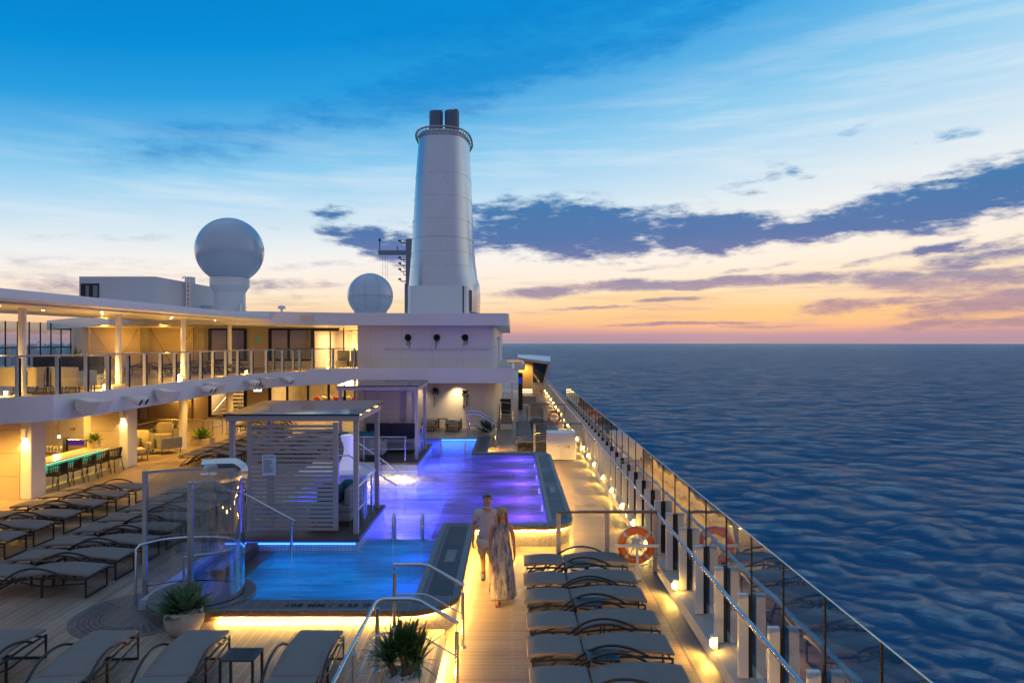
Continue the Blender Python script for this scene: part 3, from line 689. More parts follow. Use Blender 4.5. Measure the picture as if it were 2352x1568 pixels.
ap = [(-4.43,11.2,2.36),(-4.42,11.22,2.50),(-4.50,11.23,2.575),(-4.62,11.24,2.60),(-5.1,11.26,2.575)]
ap = spline(ap, 5); b = MB(); b.tube(ap, .085, 4); b.build('shower_arm', steel, t, bevel=.006)
b = MB(); b.lathe([(.02,.12),(.02,.02),(.13,.015),(.13,0)], (-5.0,11.25,2.41), 24); b.build('shower_head', steel, t, smooth=30)
# ------------------------------------------------------------------ handrails at steps
def steprail(label, y, xl, xb, xr, zh, zl, back=None, group='step handrails', hh=.93):
    t = thing('step_handrail', label, 'handrail', (xl,y,zl), group)
    def run(h, r, nm):
        P = []
        if back is not None: P += [(xl,back,zh+h),(xl,y-.22,zh+h),(xl,y-.10,zh+h),(xl+.04,y-.02,zh+h)]
        P += [(xl+(.12 if back is not None else -.02),y,zh+h),(xb-.06,y,zh+h),(xb+.05,y,zh+h-.02),(xr+.02,y,zl+h)]
        MB().tube(P, r, 10).build(nm, steel, t, smooth=40)
    run(hh, .025, 'top_rail'); run(hh*.52, .012, 'mid_rail')
    pts = [(xl,y,zh),(xr,y,zl)]
    if back is not None:
        q = y-1.3
        while q > back: pts.append((xl,q,zh)); q -= 1.3
    for (x, yy, z) in pts:
        p = MB().tube([(x,yy,z),(x,yy,z+hh-.12)], .028, 10).build('post', steel, t, smooth=40)
        MB().tube([(x,yy,z+hh-.12),(x,yy,z+hh-.015)], .008, 6).build('pin', steel, p)
        MB().lathe([(.055,0),(.05,.012)], (x,yy,z+.001)).build('foot_plate', steel, p)
    return t
steprail('near steel step handrail that turns and runs towards the camera', 8.9, -1.755, -1.26, -.72, DL, 0, back=1.5)
steprail('steel step handrail in front of the shallow basin corner', 10.28, -1.77, -1.30, -.74, DL, 0)
steprail('steel step handrail before the small rear planter', 29.9, -1.95, -1.45, -.72, .474, 0)
steprail('steel step handrail behind the small rear planter', 31.3, -1.95, -1.55, -.72, .474, 0)
# wading pool rail at the near cabana
t = thing('pool_handrail', 'sloping steel handrail from the near cabana platform into the shallow basin', 'handrail', (-4.3,13.5,.4))
MB().tube([(-5.75,13.7,1.62),(-5.3,13.5,1.60),(-4.22,13.3,1.10)], .024, 10).build('rail', steel, t, smooth=40)
MB().tube([(-4.30,13.31,1.08),(-4.30,13.31,.28)], .026, 10).build('post', steel, t, smooth=40)

# ------------------------------------------------------------------ potted plants
def agave_leaves(b, x, y, z, R, n, seed, up=.9, wid=.055):
    r = random.Random(seed)
    for i in range(n):
        a = i*2.39996+r.uniform(-.2,.2); q = i/n
        el = .15+1.15*q
        b.blade((x+.02*math.cos(a),y+.02*math.sin(a),z+.05*q), (math.cos(a)*math.cos(el),math.sin(a)*math.cos(el),math.sin(el)*up), R*(1.0-.25*q)*r.uniform(.85,1.1), wid*r.uniform(.8,1.2), -.15+.35*(1-q), 7, .4, .02)
def bowl_pot(t, x, y, z, r, h):
    MB().lathe([(.42*r,0),(.72*r,.12*h),(.95*r,.42*h),(1.0*r,.68*h),(.93*r,.94*h),(.90*r,h),(.84*r,h),(.82*r,.9*h),(0,.88*h)], (x,y,z), 36).build('pot', stone, t, smooth=40)
def pebbles(t, x, y, z, r, n, seed):
    q = random.Random(seed); b = MB()
    for i in range(n):
        a = q.uniform(0,2*PI); rr = r*math.sqrt(q.random()); s = q.uniform(.014,.03)*1.25
        b.ball((x+rr*math.cos(a),y+rr*math.sin(a),z+s*.4), s, 8, 6, q.uniform(.8,1.4), q.uniform(.8,1.3), q.uniform(.6,.9))
    b.build('pebbles', pebble, t, smooth=180)
t = thing('potted_agave', 'large green agave in a round stone bowl by the shower', 'potted plant', (-4.80,10.0,DL))
bowl_pot(t, -4.80, 10.0, DL, .275, .37); pebbles(t, -4.8, 10.0, DL+.325, .215, 45, 4)
b = MB(); agave_leaves(b, -4.80, 10.0, DL+.315, .48, 46, 5, 1.0, .088); b.build('foliage', agave, t, smooth=60)
t = thing('potted_dracaena', 'spiky dracaena with three stems in a round pot with white pebbles', 'potted plant', (-1.30,8.2,.155))
MB().lathe([(.20,0),(.225,.2),(.235,.44),(.235,.47),(.21,.475),(.205,.42),(0,.41)], (-1.30,8.2,.155), 36).build('pot', stone, t, smooth=40)
pebbles(t, -1.3, 8.2, .155+.42, .19, 50, 9)
b = MB(); heads = []
for dx, dy, hx, hy, hh in ((.03,.0,.05,.02,.30),(.02,0,.16,.06,.22),(-.11,.02,-.17,.03,.20),(.02,0,-.03,-.03,.33)):
    p0 = Vector((-1.30+dx,8.2+dy,.56)); p1 = Vector((-1.30+hx,8.2+hy,.56+hh)); b.tube([p0,(p0+p1)/2+Vector((.01,0,0)),p1], [.045,.035,.028], 8); heads.append(p1)
b.build('stem', bark, t, smooth=60)
b = MB(); r = random.Random(21)
for hd in heads:
    for i in range(100):
        a = r.uniform(0,2*PI); el = max(-.3, 1.45-abs(r.gauss(0,.62)))
        b.blade(hd+Vector((r.uniform(-.02,.02),r.uniform(-.02,.02),r.uniform(-.10,.06))), (math.cos(a)*math.cos(el),math.sin(a)*math.cos(el),math.sin(el)), r.uniform(.24,.46), r.uniform(.011,.018), r.uniform(.15,.8), 6, .3, .02)
b.build('foliage', blades, t, smooth=60)
# rear planter
t = thing('potted_yucca', 'small yucca in a grey pot between the rear step handrails', 'potted plant', (-1.15,30.6,.474))
MB().lathe([(.20,-.4),(.26,-.05),(.28,.08),(.25,.08),(0,.04)], (-1.15,30.6,.474), 24).build('pot', stone, t, smooth=40)
b = MB(); r = random.Random(5)
for i in range(70):
    a = r.uniform(0,2*PI); el = r.uniform(.3,1.5); b.blade((-1.15+.08*math.cos(a),30.6+.08*math.sin(a),.5), (math.cos(a)*math.cos(el),math.sin(a)*math.cos(el),math.sin(el)), r.uniform(.45,.75), .035, .2, 5, .3)
b.build('foliage', darkleaf, t, smooth=60)
def box_planter(label, x, y, z, s, h, R, seed, mat=stone):
    t = thing('box_planter', label, 'potted plant', (x,y,z))
    MB().box(x-s,x+s,y-s*.6,y+s*.6,z,z+h).build('pot', mat, t, bevel=.01)
    b = MB(); agave_leaves(b, x, y, z+h-.03, R, 34, seed, 1.0, R*.11); b.build('foliage', M('bright_leaf'+str(seed),(.10,.20,.03),.5,var=.4,scale=9), t, smooth=60)
box_planter('low agave in a pale box planter beside the white column foot', -12.95, 28.55, DL, .42, .24, .62, 31)
box_planter('bright green agave in a box on the bar end by the second pillar', -13.78, 22.5, 1.10, .17, .24, .36, 32, sandfab)

# ------------------------------------------------------------------ sun loungers
def cushion_profile(xs, ztop, th):
    return [(x, z) for x, z in zip(xs, ztop)]+[(x, z-th) for x, z in list(zip(xs, ztop))[::-1]]
def pad(name, xs, ztop, th, wd, parent):
    b = MB(); n = len(xs); ny = 9; vs = []; fs = []; r = random.Random(len(xs))
    for i in range(n):
        for j in range(ny):
            v = j/(ny-1)*2-1; edge = max(abs(v)**8, (abs(i/(n-1)*2-1))**14)
            vs.append((xs[i], v*wd/2, ztop[i]-.022*edge+.004*math.sin(i*1.7)*math.cos(v*2.3+i)))
    off = len(vs)
    for i in range(n):
        for j in range(ny): vs.append((xs[i], (j/(ny-1)*2-1)*wd/2, ztop[i]-th))
    for i in range(n-1):
        for j in range(ny-1):
            a = i*ny+j; fs += [(a,a+ny,a+ny+1,a+1),(off+a,off+a+1,off+a+ny+1,off+a+ny)]
    for i in range(n-1):
        for j in (0, ny-1):
            a = i*ny+j; fs.append((a,a+ny,off+a+ny,off+a))
    for j in range(ny-1):
        for i in (0, n-1):
            a = i*ny+j; fs.append((a,a+1,off+a+1,off+a))
    b.add(vs, fs); return b.build(name, fabric, parent, smooth=50, bevel=.012)
def lounger():
    t = thing('sun_lounger', 'x', 'sun lounger')
    xb = [-1.0+.76*i/8 for i in range(9)]; pad('back_cushion', xb, [.385+.03*math.sin(PI*i/8*.9) for i in range(9)], .066, .575, t)
    xs = [-.22+1.22*i/14 for i in range(15)]; pad('seat_cushion', xs, [.385+.062*math.sin(PI*(i/14)**.9*.93)+.012*(i/14) for i in range(15)], .066, .575, t)
    b = MB()
    for y in (-.30,.30):
        b.tube([(x, y, z) for x, z in ((-.96,.285),(-.55,.305),(-.22,.295),(.1,.335),(.5,.345),(.96,.315))], .017, 6)
        b.tube([(-.22,y,.29),(-.55,.9*y,.12),(-.92,y*.95,.012)], .016, 6); b.tube([(-.92,y*.95,.012),(-.60,y,.29)], .014, 6)
        b.tube([(-.12,y,.27),(.25,y,.20),(.96,y,.25)], .013, 6)
    for x, z in ((-.94,.285),(-.23,.29),(.3,.335),(.94,.305)): b.tube([(x,-.3,z),(x,.3,z)], .014, 6)
    b.tube([(-.92,-.285,.012),(-.92,.285,.012)], .016, 6)
    b.build('frame', black, t, smooth=40)
    b = MB(); b.tube([(.965,-.30,.32),(.965,-.30,.016),(.965,.30,.016),(.965,.30,.32)], .019, 4); b.build('foot_frame', black, t)
    for y in (-.28,.28): MB().tube([(.22,y,.33),(.22,y,.0)], .018, 4).build('leg', black, t)
    for y in (-.345,.345):
        P = spline([(-.66,y*.95,.03),(-.42,y,.27),(-.15,y,.455),(.12,y,.515),(.40,y,.47),(.66,y*.95,.345)], 5)
        MB().tube(P, .0175, 8, flat=1).build('armrest', black, t, smooth=60)
    for y in (-.30,.30): MB().box(-.56,-.53,y-.02,y+.02,.265,.30).build('buckle', M('brass',(.5,.35,.12),.35,1), t)
    return t
L0 = lounger(); used = [False]
def put(x, y, z, rz, label, group):
    if not used[0]:
        used[0] = True; L0.location = (x,y,z); L0.rotation_euler = (0,0,rz); L0['label'] = label; L0['group'] = group; return L0
    return dup(L0, (x,y,z), rz, label, group)
jit = random.Random(77)
R1 = [12.97,11.93,11.1,10.1,9.22,8.3]
for i, y in enumerate(R1): put(1.22+jit.uniform(-.02,.02), y+.31, 0, jit.uniform(-.012,.012), 'grey sun lounger, %s from the life ring in the row beside the near windbreak' % ORD[i], 'loungers beside the near windbreak')
for i in range(9): put(1.2, 28.95+.86*i, 0, jit.uniform(-.015,.015), 'grey sun lounger, %s from the white cabinet in the row behind it' % ORD[i], 'loungers behind the white cabinet')
for i, y in enumerate((11.67,12.53,13.43,14.35,15.2,16.1,17.0,17.9)): put(-8.07, y, DL, jit.uniform(-.015,.015), 'grey sun lounger, %s from the front in the row behind the shower' % ORD[i], 'loungers in the row behind the shower')
for i, y in enumerate((13.68,14.53,15.44,16.48,17.45,18.35)): put(-10.92, y, DL, jit.uniform(-.02,.02), 'grey sun lounger, %s from the front in the outer row before the bar' % ORD[i], 'loungers in the row before the bar')
for i in range(7): put(-10.5, 23.75+.92*i, DL, jit.uniform(-.02,.02), 'grey sun lounger, %s from the front in the long row before the white column' % ORD[i], 'loungers before the white column')
for i in range(6): put(-8.0, 24.3+.95*i, DL, jit.uniform(-.02,.02), 'grey sun lounger, %s from the front in the row behind the near cabana' % ORD[i], 'loungers behind the near cabana')
for i in range(4): put(-12.0, 31.9+1.0*i, DL, PI, 'grey sun lounger, %s along the railing by the staircase window' % ORD[i], 'loungers along the inner railing')
for i, (x, y, rz) in enumerate(((-6.56,8.26,.05),(-5.28,8.22,.06),(-4.06,8.22,.05),(-2.555,8.22,.015))):
    put(x, y, DL, PI/2+rz, ('grey sun lounger cut by the left edge in the front row','grey sun lounger between the cut lounger and the one by the black table','grey sun lounger at the left side of the black foreground table','grey sun lounger at the right side of the black foreground table')[i], 'loungers in the foreground row')
put(-3.85, 32.2, .474, -PI/2, 'grey sun lounger nearest the far cabana under the wall planters', 'loungers at the planted wall'); put(-2.75, 32.2, .474, -PI/2, 'grey sun lounger nearest the rear steps under the wall planters', 'loungers at the planted wall')
for i, (x, y) in enumerate(((-15.6,29.5),(-14.6,30.3),(-13.7,31.2),(-15.2,32.6),(-13.9,33.2))):
    put(x, y, 3.15, PI, 'grey sun lounger on the upper deck, %s from the canopy sofas' % ORD[i], 'loungers on the upper deck')
def side_table():
    t = thing('side_table', 'x', 'side table'); b = MB(); s = .21; d = .17
    b.box(-s,s,-d,-d+.035,.43,.45); b.box(-s,s,d-.035,d,.43,.45); b.box(-s,-s+.05,-d+.035,d-.035,.43,.45); b.box(s-.05,s,-d+.035,d-.035,.43,.45)
    for i in range(9):
        x = -s+.065+i*.036; b.box(x-.012,x+.012,-d+.035,d-.035,.432,.449)
    for y in (-.075,0,.075): b.box(-s+.05,s-.05,y-.012,y+.012,.428,.4305)
    b.build('table_top', M('table_metal',(.03,.034,.04),.4), t)
    for x in (-s+.015,s-.015):
        for y in (-d+.015,d-.015): MB().box(x-.014,x+.014,y-.014,y+.014,0,.43).build('leg', black, t)
    return t
T0 = side_table()
T0.location = (1.2,12.76,0); T0['label'] = 'black side table nearest the life ring between two loungers'; T0['group'] = 'black side tables'
for x, y, z, rz, lb in ((1.2,10.92,0,0,'black side table in the middle of the row beside the windbreak'),(1.2,9.07,0,0,'black side table at the near end of the row beside the windbreak'),
    (-3.32,8.38,DL,0,'black slatted side table standing in the foreground between two loungers'),(-8.2,12.08,DL,0,'black side table between the front loungers behind the shower'),(-8.2,13.9,DL,0,'black side table farther back in the row behind the shower'),
    (-11.0,15.95,DL,0,'black side table in the outer row before the bar'),(-3.3,32.6,.474,0,'black side table between the two loungers under the wall planters')):
    dup(T0, (x,y,z), rz, lb, 'black side tables')
# ------------------------------------------------------------------ upper deck
UD = 3.15
edge = [(-20,14.6),(-16,15.1),(-13.6,15.7),(-12.2,16.35),(-11.45,17.05),(-11.2,18.4),(-11.12,20.5),(-11.1,23),(-11.05,25.5),(-10.8,27.8),(-10.2,29.6),(-9.3,30.9),(-8.2,31.8),(-6.8,32.3),(-5,32.5),(-2,32.5),(-.25,32.5)]+arc(-.1,32.72,.22,-90,0,5)+[(.12,40)]
ud = thing('upper_deck', 'curved white upper deck band above the bar and the rear wall', 'balcony', (-12,25,UD))
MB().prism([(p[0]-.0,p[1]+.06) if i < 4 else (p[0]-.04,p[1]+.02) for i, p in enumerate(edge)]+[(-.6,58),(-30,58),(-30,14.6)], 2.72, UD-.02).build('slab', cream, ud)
e1 = [p for p in edge]
b = MB(); b.wall(e1[:12], 2.62, 3.26, .10); b.build('fascia', white, ud, smooth=25)
b = MB(); b.wall(e1[11:], 2.62, 3.34, .12); b.build('bulwark', white, ud, smooth=25)
MB().prism([(-30,14.8),(-13.6,15.9),(-12.3,16.5),(-11.3,18.4),(-11.2,25.5),(-10.9,27.8),(-10.3,29.7),(-8.9,31.6),(-6.8,32.5),(-6.8,46),(-30,46)], UD-.018, UD).build('floor', deckL, ud)
# speakers and floodlights on the band
def on_edge(py_list): pass
def fas(y):
    for a, b_ in zip(edge, edge[1:]):
        if a[1] <= y <= b_[1]:
            k = (y-a[1])/(b_[1]-a[1]); return Vector((a[0]+(b_[0]-a[0])*k, y, 2.95))
    return Vector((-11.1,y,2.95))
for i, (y, s, nm) in enumerate(((17.75,1.25,'large white horn loudspeaker at the front corner of the upper deck band'),(21.3,1.1,'white horn loudspeaker at the middle of the upper deck band'),(24.7,1.0,'white horn loudspeaker beside the third pair of floodlights'),(28.6,1.0,'white horn loudspeaker at the inner end of the upper deck band'))):
    p = fas(y); t = thing('loudspeaker', nm, 'loudspeaker', p, 'loudspeakers on the deck band')
    MB().box(p.x,p.x+.16*s,y-.10,y+.10,2.92,3.10).build('bracket', white, t, bevel=.01)
    b = MB(); b.yprism([(p.x+.12,2.86),(p.x+.12,3.14),(p.x+.36*s,3.06),(p.x+.30*s,2.70)], y-.20*s, y+.20*s); b.build('cabinet', white, t, bevel=.012)
    b = MB(); b.yprism([(p.x+.37*s,3.06),(p.x+.31*s,2.70),(p.x+.50*s,2.74),(p.x+.64*s,3.06)], y-.24*s, y+.24*s); b.build('horn', white, t, bevel=.012)
for i, (y, nm) in enumerate(((19.5,'pair of white tubular floodlights behind the large horn loudspeaker'),(23.9,'pair of white tubular floodlights near the middle of the deck band'),(27.5,'pair of white tubular floodlights near the lit sign'),(29.7,'pair of small floodlights at the inner bend of the deck band'))):
    p = fas(y); t = thing('floodlight', nm, 'floodlight', p, 'floodlights on the deck band')
    MB().tube([(p.x,y,3.02),(p.x+.14,y,3.02),(p.x+.2,y+.35,3.0)], .03, 8).build('bracket', white, t, smooth=40)
    for k in range(2):
        c = Vector((p.x+.2,y+.05+.33*k,2.99)); d = Vector((.75,.1,-.35)).normalized()
        q = MB().tube([c,c+d*.12,c+d*.34], [.07,.10,.12], 14).build('housing', white, t, smooth=40)
        MB().tube([c+d*.335,c+d*.343], .10, 14).build('lens', rubber, q)
# balustrade
bal = thing('balustrade', 'curved glass balustrade with flat metal posts on the upper deck edge', 'railing', (-11.3,22,UD))
bp = offset([p for p in edge[:12]], .20); rs = resample([Vector((p[0],p[1],0)) for p in bp], .92)
def panes(t, pts, z0, z1, pw=.07, mat=clear, capm=steel, pm=white, skip=1):
    for i in range(len(pts)-1):
        a, c = pts[i], pts[i+1]; d = (c-a).normalized()
        q = [(a+d*.05), (c-d*.05)]; MB().quad((q[0].x,q[0].y,z0+.06),(q[1].x,q[1].y,z0+.06),(q[1].x,q[1].y,z1-.03),(q[0].x,q[0].y,z1-.03)).build('pane', mat, t)
    for p in pts:
        MB().box(p.x-pw/2-.05,p.x+pw/2-.05,p.y-.03,p.y+.03,z0,z1-.02).build('post', pm, t, bevel=.006)
        MB().box(p.x+pw/2-.048,p.x+pw/2-.028,p.y-.028,p.y+.034,z0+.02,z1-.05).build('gasket', rubber, t)
    MB().tube([(p.x,p.y,z1) for p in pts], .022, 6).build('top_rail', capm, t, smooth=40)
panes(bal, rs, UD+.08, 4.24, .10)
bal2 = thing('balustrade', 'straight balustrade with steel posts in front of the lit upper lobby', 'railing', (-8,32,UD))
bp2 = offset(edge[10:14], .14); rs2 = resample([Vector((p[0],p[1],0)) for p in bp2], 1.0)
panes(bal2, rs2, 3.34, 4.27, .09, pm=steel, capm=darkwood)
# columns
for i, y in enumerate((18.4,22.9,27.4,31.9)):
    t = thing('column', 'round white column carrying the canopy, %s from the front' % ORD[i], 'column', (-13.2,y,UD), 'canopy columns')
    MB().lathe([(.095,UD),(.095,5.56)], (-13.2,y,0), 20).build('shaft', white, t, smooth=40); MB().lathe([(.2,UD),(.2,UD+.03)], (-13.2,y,0), 20).build('foot_plate', white, t)
for i, y in enumerate((27.4,31.9)):
    t = thing('column', ('round white column under the upper deck beside the armchairs','round white column under the upper deck near the staircase window')[i], 'column', (-13.2,y,DL), 'lower deck columns')
    MB().lathe([(.16,DL),(.16,2.73)], (-13.2,y,0), 24).build('shaft', white, t, smooth=40); MB().lathe([(.19,DL),(.19,DL+.04)], (-13.2,y,0), 24).build('foot_plate', white, t)
# canopy
cn = thing('canopy', 'long white canopy roof over the upper deck lounge', 'canopy', (-13,22,5.5))
ce = [(-17.5,6),(-11.75,6),(-11.55,12),(-11.4,18),(-11.3,24),(-11.1,28),(-10.75,30.2),(-11.0,31.0),(-17.0,33.2),(-17.5,20)]
MB().prism(ce, 5.56, 5.80).build('roof', white, cn, bevel=.02)
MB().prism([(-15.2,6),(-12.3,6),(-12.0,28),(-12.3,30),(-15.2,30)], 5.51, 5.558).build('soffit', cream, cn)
for x, y in ((-13.0,17.3),(-13.6,19.8),(-12.8,21.3),(-13.8,23),(-12.7,25.5),(-13.6,27.2),(-12.7,29.2)):
    MB().lathe([(.035,5.498),(.035,5.512)], (x,y,0), 14).build('downlight', softlamp, cn)
    lamp('SPOT', (x,y,5.47), 50, WARMW, .06, aim=(0,0,-1), angle=120, blend=.8)
# ------------------------------------------------------------------ deckhouse
dh = thing('deckhouse', 'white deckhouse across the far end of the pool deck with lit windows', 'deckhouse', (-8,35,0))
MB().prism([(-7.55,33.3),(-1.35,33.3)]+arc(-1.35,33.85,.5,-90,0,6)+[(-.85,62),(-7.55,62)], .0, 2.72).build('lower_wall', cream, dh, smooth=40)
MB().prism([(-7.55,33.35),(-1.35,33.35)]+arc(-1.35,33.85,.5,-90,0,6)+[(-.85,60),(-7.55,60)], UD-.02, 5.36).build('upper_wall', white, dh, smooth=40)
MB().prism([(-24,38),(-18,30.5),(-12.5,30.4),(-11.3,30.55),(-9.5,31.4),(-8,32.1),(-6.3,32.55),(-.75,32.6)]+arc(-.6,33.05,.45,-90,0,6)+[(-.15,62),(-30,62),(-30,44)], 5.36, 5.95).build('roof', white, dh, smooth=30, bevel=.015)
b = MB(); b.tube([(-6.2,33.25,4.22),(-1.0,33.25,4.22)], .015, 6)
for x in (-6.1,-4.4,-2.7,-1.2): b.ball((x,33.28,4.22), .035, 8, 6)
b.build('grab_bar', steel, dh)
MB().box(-9.6,-9.0,30.9,31.0,5.5,5.8).build('vent_plate', cream, dh)
b = MB()
for x in (-6.9,-5.4,-3.9,-2.4): b.box(x-.004,x+.004,33.344,33.349,UD+.2,5.3)
b.box(-7.4,-1.4,33.344,33.349,3.72,3.728)
for x in (-3.7,-1.55): b.box(x-.004,x+.004,33.294,33.299,.5,2.62)
b.build('seam', M('seam_paint',(.42,.40,.40)), dh)
# left wall with windows
XL = lambda px, d=38: (px-1176)/F*d
w3 = (XL(479),XL(567)); w1 = (XL(617),XL(721))
def wallh(z0, z1, holes, y0, y1, xa, xb, name, mat):
    b = MB(); x = xa
    for (h0,h1,a0,a1) in sorted(holes):
        b.box(x,h0,y0,y1,z0,z1); b.box(h0,h1,y0,y1,z0,a0); b.box(h0,h1,y0,y1,a1,z1); x = h1
    b.box(x,xb,y0,y1,z0,z1); return b.build(name, mat, dh)
wallh(UD-.02, 5.36, [(w3[0],w3[1],3.52,5.32),(w1[0],w1[1],3.52,5.32)], 38, 38.25, -24.5, -11.05, 'upper_wall', cream)
wallh(.2, 2.72, [(w3[0],w3[1],.42,2.6),(-13.55,-8.2,.42,2.6)], 38, 38.25, -24.5, -7.5, 'lower_wall', cream)
def window(x0, x1, z0, z1, y, mull):
    f = MB(); f.box(x0,x0+.16,y-.03,y+.05,z0,z1); f.box(x1-.16,x1,y-.03,y+.05,z0,z1); f.box(x0+.16,x1-.16,y-.03,y+.05,z0,z0+.1); f.box(x0+.16,x1-.16,y-.03,y+.05,z1-.1,z1)
    for m in mull: f.box(m-.06,m+.06,y-.028,y+.048,z0+.1,z1-.1)
    q = f.build('window', blackwin, dh); MB().quad((x0+.1,y+.03,z0+.05),(x1-.1,y+.03,z0+.05),(x1-.1,y+.03,z1-.05),(x0+.1,y+.03,z1-.05)).build('pane', winglass, q)
window(w3[0],w3[1],3.52,5.32,37.98,[XL(523)]); window(w1[0],w1[1],3.52,5.32,37.98,[XL(663)])
window(w3[0],w3[1],.42,2.6,37.98,[XL(527)]); window(-13.55,-8.2,.42,2.6,37.98,[-12.5,-11.35,-10.2,-9.3])
# rooms behind the glass
room = M('room_wall', (.55,.47,.36), .7, var=.1)
def roombox(x0, x1, y0, y1, z0, z1, nm):
    b = MB(); b.quad((x0,y1,z0),(x1,y1,z0),(x1,y1,z1),(x0,y1,z1)); b.quad((x0,y0,z0),(x0,y1,z0),(x0,y1,z1),(x0,y0,z1)); b.quad((x1,y0,z0),(x1,y1,z0),(x1,y1,z1),(x1,y0,z1))
    b.quad((x0,y0,z0),(x1,y0,z0),(x1,y1,z0),(x0,y1,z0)); b.quad((x0,y0,z1),(x1,y0,z1),(x1,y1,z1),(x0,y1,z1)); return b.build(nm, room, dh)
roombox(-11.04,-7.56,38.3,43,UD+.01,5.34,'lobby'); roombox(-17.5,-11.1,38.3,44,UD+.01,5.34,'cabin_room')
roombox(-13.8,-7.6,38.3,45,.25,2.7,'restaurant'); roombox(-17.6,-14.0,38.3,44,.25,2.71,'stair_hall')
lamp('AREA', (-9.3,40.5,5.25), 620, (1,.70,.34), 2.0, aim=(0,0,-1), sy=3); lamp('AREA', (-14.5,40.5,5.2), 70, (1,.65,.35), 2.0, aim=(0,0,-1), sy=3)
lamp('AREA', (-10.8,40.5,2.65), 520, (1,.66,.26), 4.0, aim=(0,0,-1), sy=3); lamp('AREA', (-15.8,40.5,2.65), 380, (1,.70,.32), 2.0, aim=(0,0,-1), sy=3)
b = MB()
for x in (-11.0,-10.1,-9.35): b.box(x-.03,x+.03,37.9,38.0,UD,5.34)
b.build('lobby_frame', blackwin, dh)
MB().box(-11.02,-9.6,37.95,38.02,5.18,5.34).build('door_head', blackwin, dh); MB().quad((-11,37.96,UD),(-9.35,37.96,UD),(-9.35,37.96,5.2),(-11,37.96,5.2)).build('lobby_door', winglass, dh)
for x in (-10.2,-9.7,-9.2,-8.6): MB().box(x-.12,x+.12,42.93,42.97,4.55,5.0).build('wall_panel', slatwood, dh)
b = MB(); 
for k in range(7): b.box(-9.3,-7.6,39+k*.5,39.1+k*.5,5.18,5.24)
b.build('ceiling_slats', slatwood, dh)
for i, x in enumerate((-8.9,-8.2)):
    sofa('grey slatted settee in the upper lobby, %s' % ('beside the hanging plants' if i else 'beside the lobby door'), x-.32, x+.32, 35.6, 36.2, UD, 'rear', greyfab, greyfab)
st = thing('staircase', 'lit staircase with diagonal handrails behind the tall lower window', 'staircase', (-15.8,40,.3))
b = MB()
for k in range(11): b.box(-17.0+.02*k,-14.4,39.3+.28*k,39.62+.28*k,.42+.2*k,.47+.2*k)
b.build('tread', slatwood, st)
for x in (-16.6,-14.9): MB().tube([(x-.6,39.2,.5),(x+.35,42.0,2.75)], .03, 8).build('handrail', steel, st)
MB().tube([(-15.9,39.0,.4),(-14.9,39.6,2.6)], .03, 8).build('handrail', steel, st)
# diners' cushions behind the glass
r = random.Random(8)
for i in range(9):
    x = -11.3+i*.36; c = (redfab, yelfab, sandfab, redfab, darkleaf, yelfab, redfab, sandfab, darkleaf)[i]
    cushion('%s cushion behind the restaurant glass, %s from the doors' % ({id(redfab):'red',id(yelfab):'pale',id(sandfab):'sand',id(darkleaf):'dark green'}[id(c)], ORD[i]), (x,39.6,1.25), c, (.34,.2,.36), (0,r.uniform(-.3,.3),0), 'restaurant cushions')
sofa('long sand bench behind the restaurant glass', -11.6, -8.0, 39.5, 40.1, .3, 'rear', sandfab, sandfab, sandfab)
# signs
sg = thing('lit_sign', 'bright square lit sign on the wall above the rear loungers', 'sign', (-14.0,37.9,1.7))
x0, z1 = xz(582,886,37.9); x1, z0 = xz(603,900,37.9); MB().box(x0,x1,37.86,37.97,z0,z1).build('case', white, sg); MB().box(x0+.03,x1-.03,37.85,37.858,z0+.03,z1-.03).build('face', signlit, sg)
b = MB(); b.box(x0+.1,x0+.16,37.846,37.849,z0+.1,z1-.12); b.ball((x0+.13,37.847,z1-.09),.03,8,6); b.box(x0+.25,x0+.42,37.846,37.849,z0+.14,z0+.19); b.build('figure', green, sg)
for (px, py, nm) in ((592,780,'small green exit sign on the upper wall between the two black windows'),):
    x0, z1 = xz(px-6,py-3,37.9); x1, z0 = xz(px+6,py+2,37.9); q = thing('exit_sign', nm, 'sign', (x0,37.9,z0)); MB().box(x0,x1,37.9,37.97,z0,z1).build('plate', green, q)
for (px, py) in ((592,749),):
    x0, z1 = xz(px-6,py-4,37.9); x1, z0 = xz(px+6,py+4,37.9); q = thing('wall_speaker', 'small grey speaker box high on the upper wall above the exit sign', 'speaker', (x0,37.9,z0)); MB().box(x0,x1,37.8,37.97,z0,z1).build('box', greyfab, q, bevel=.01)
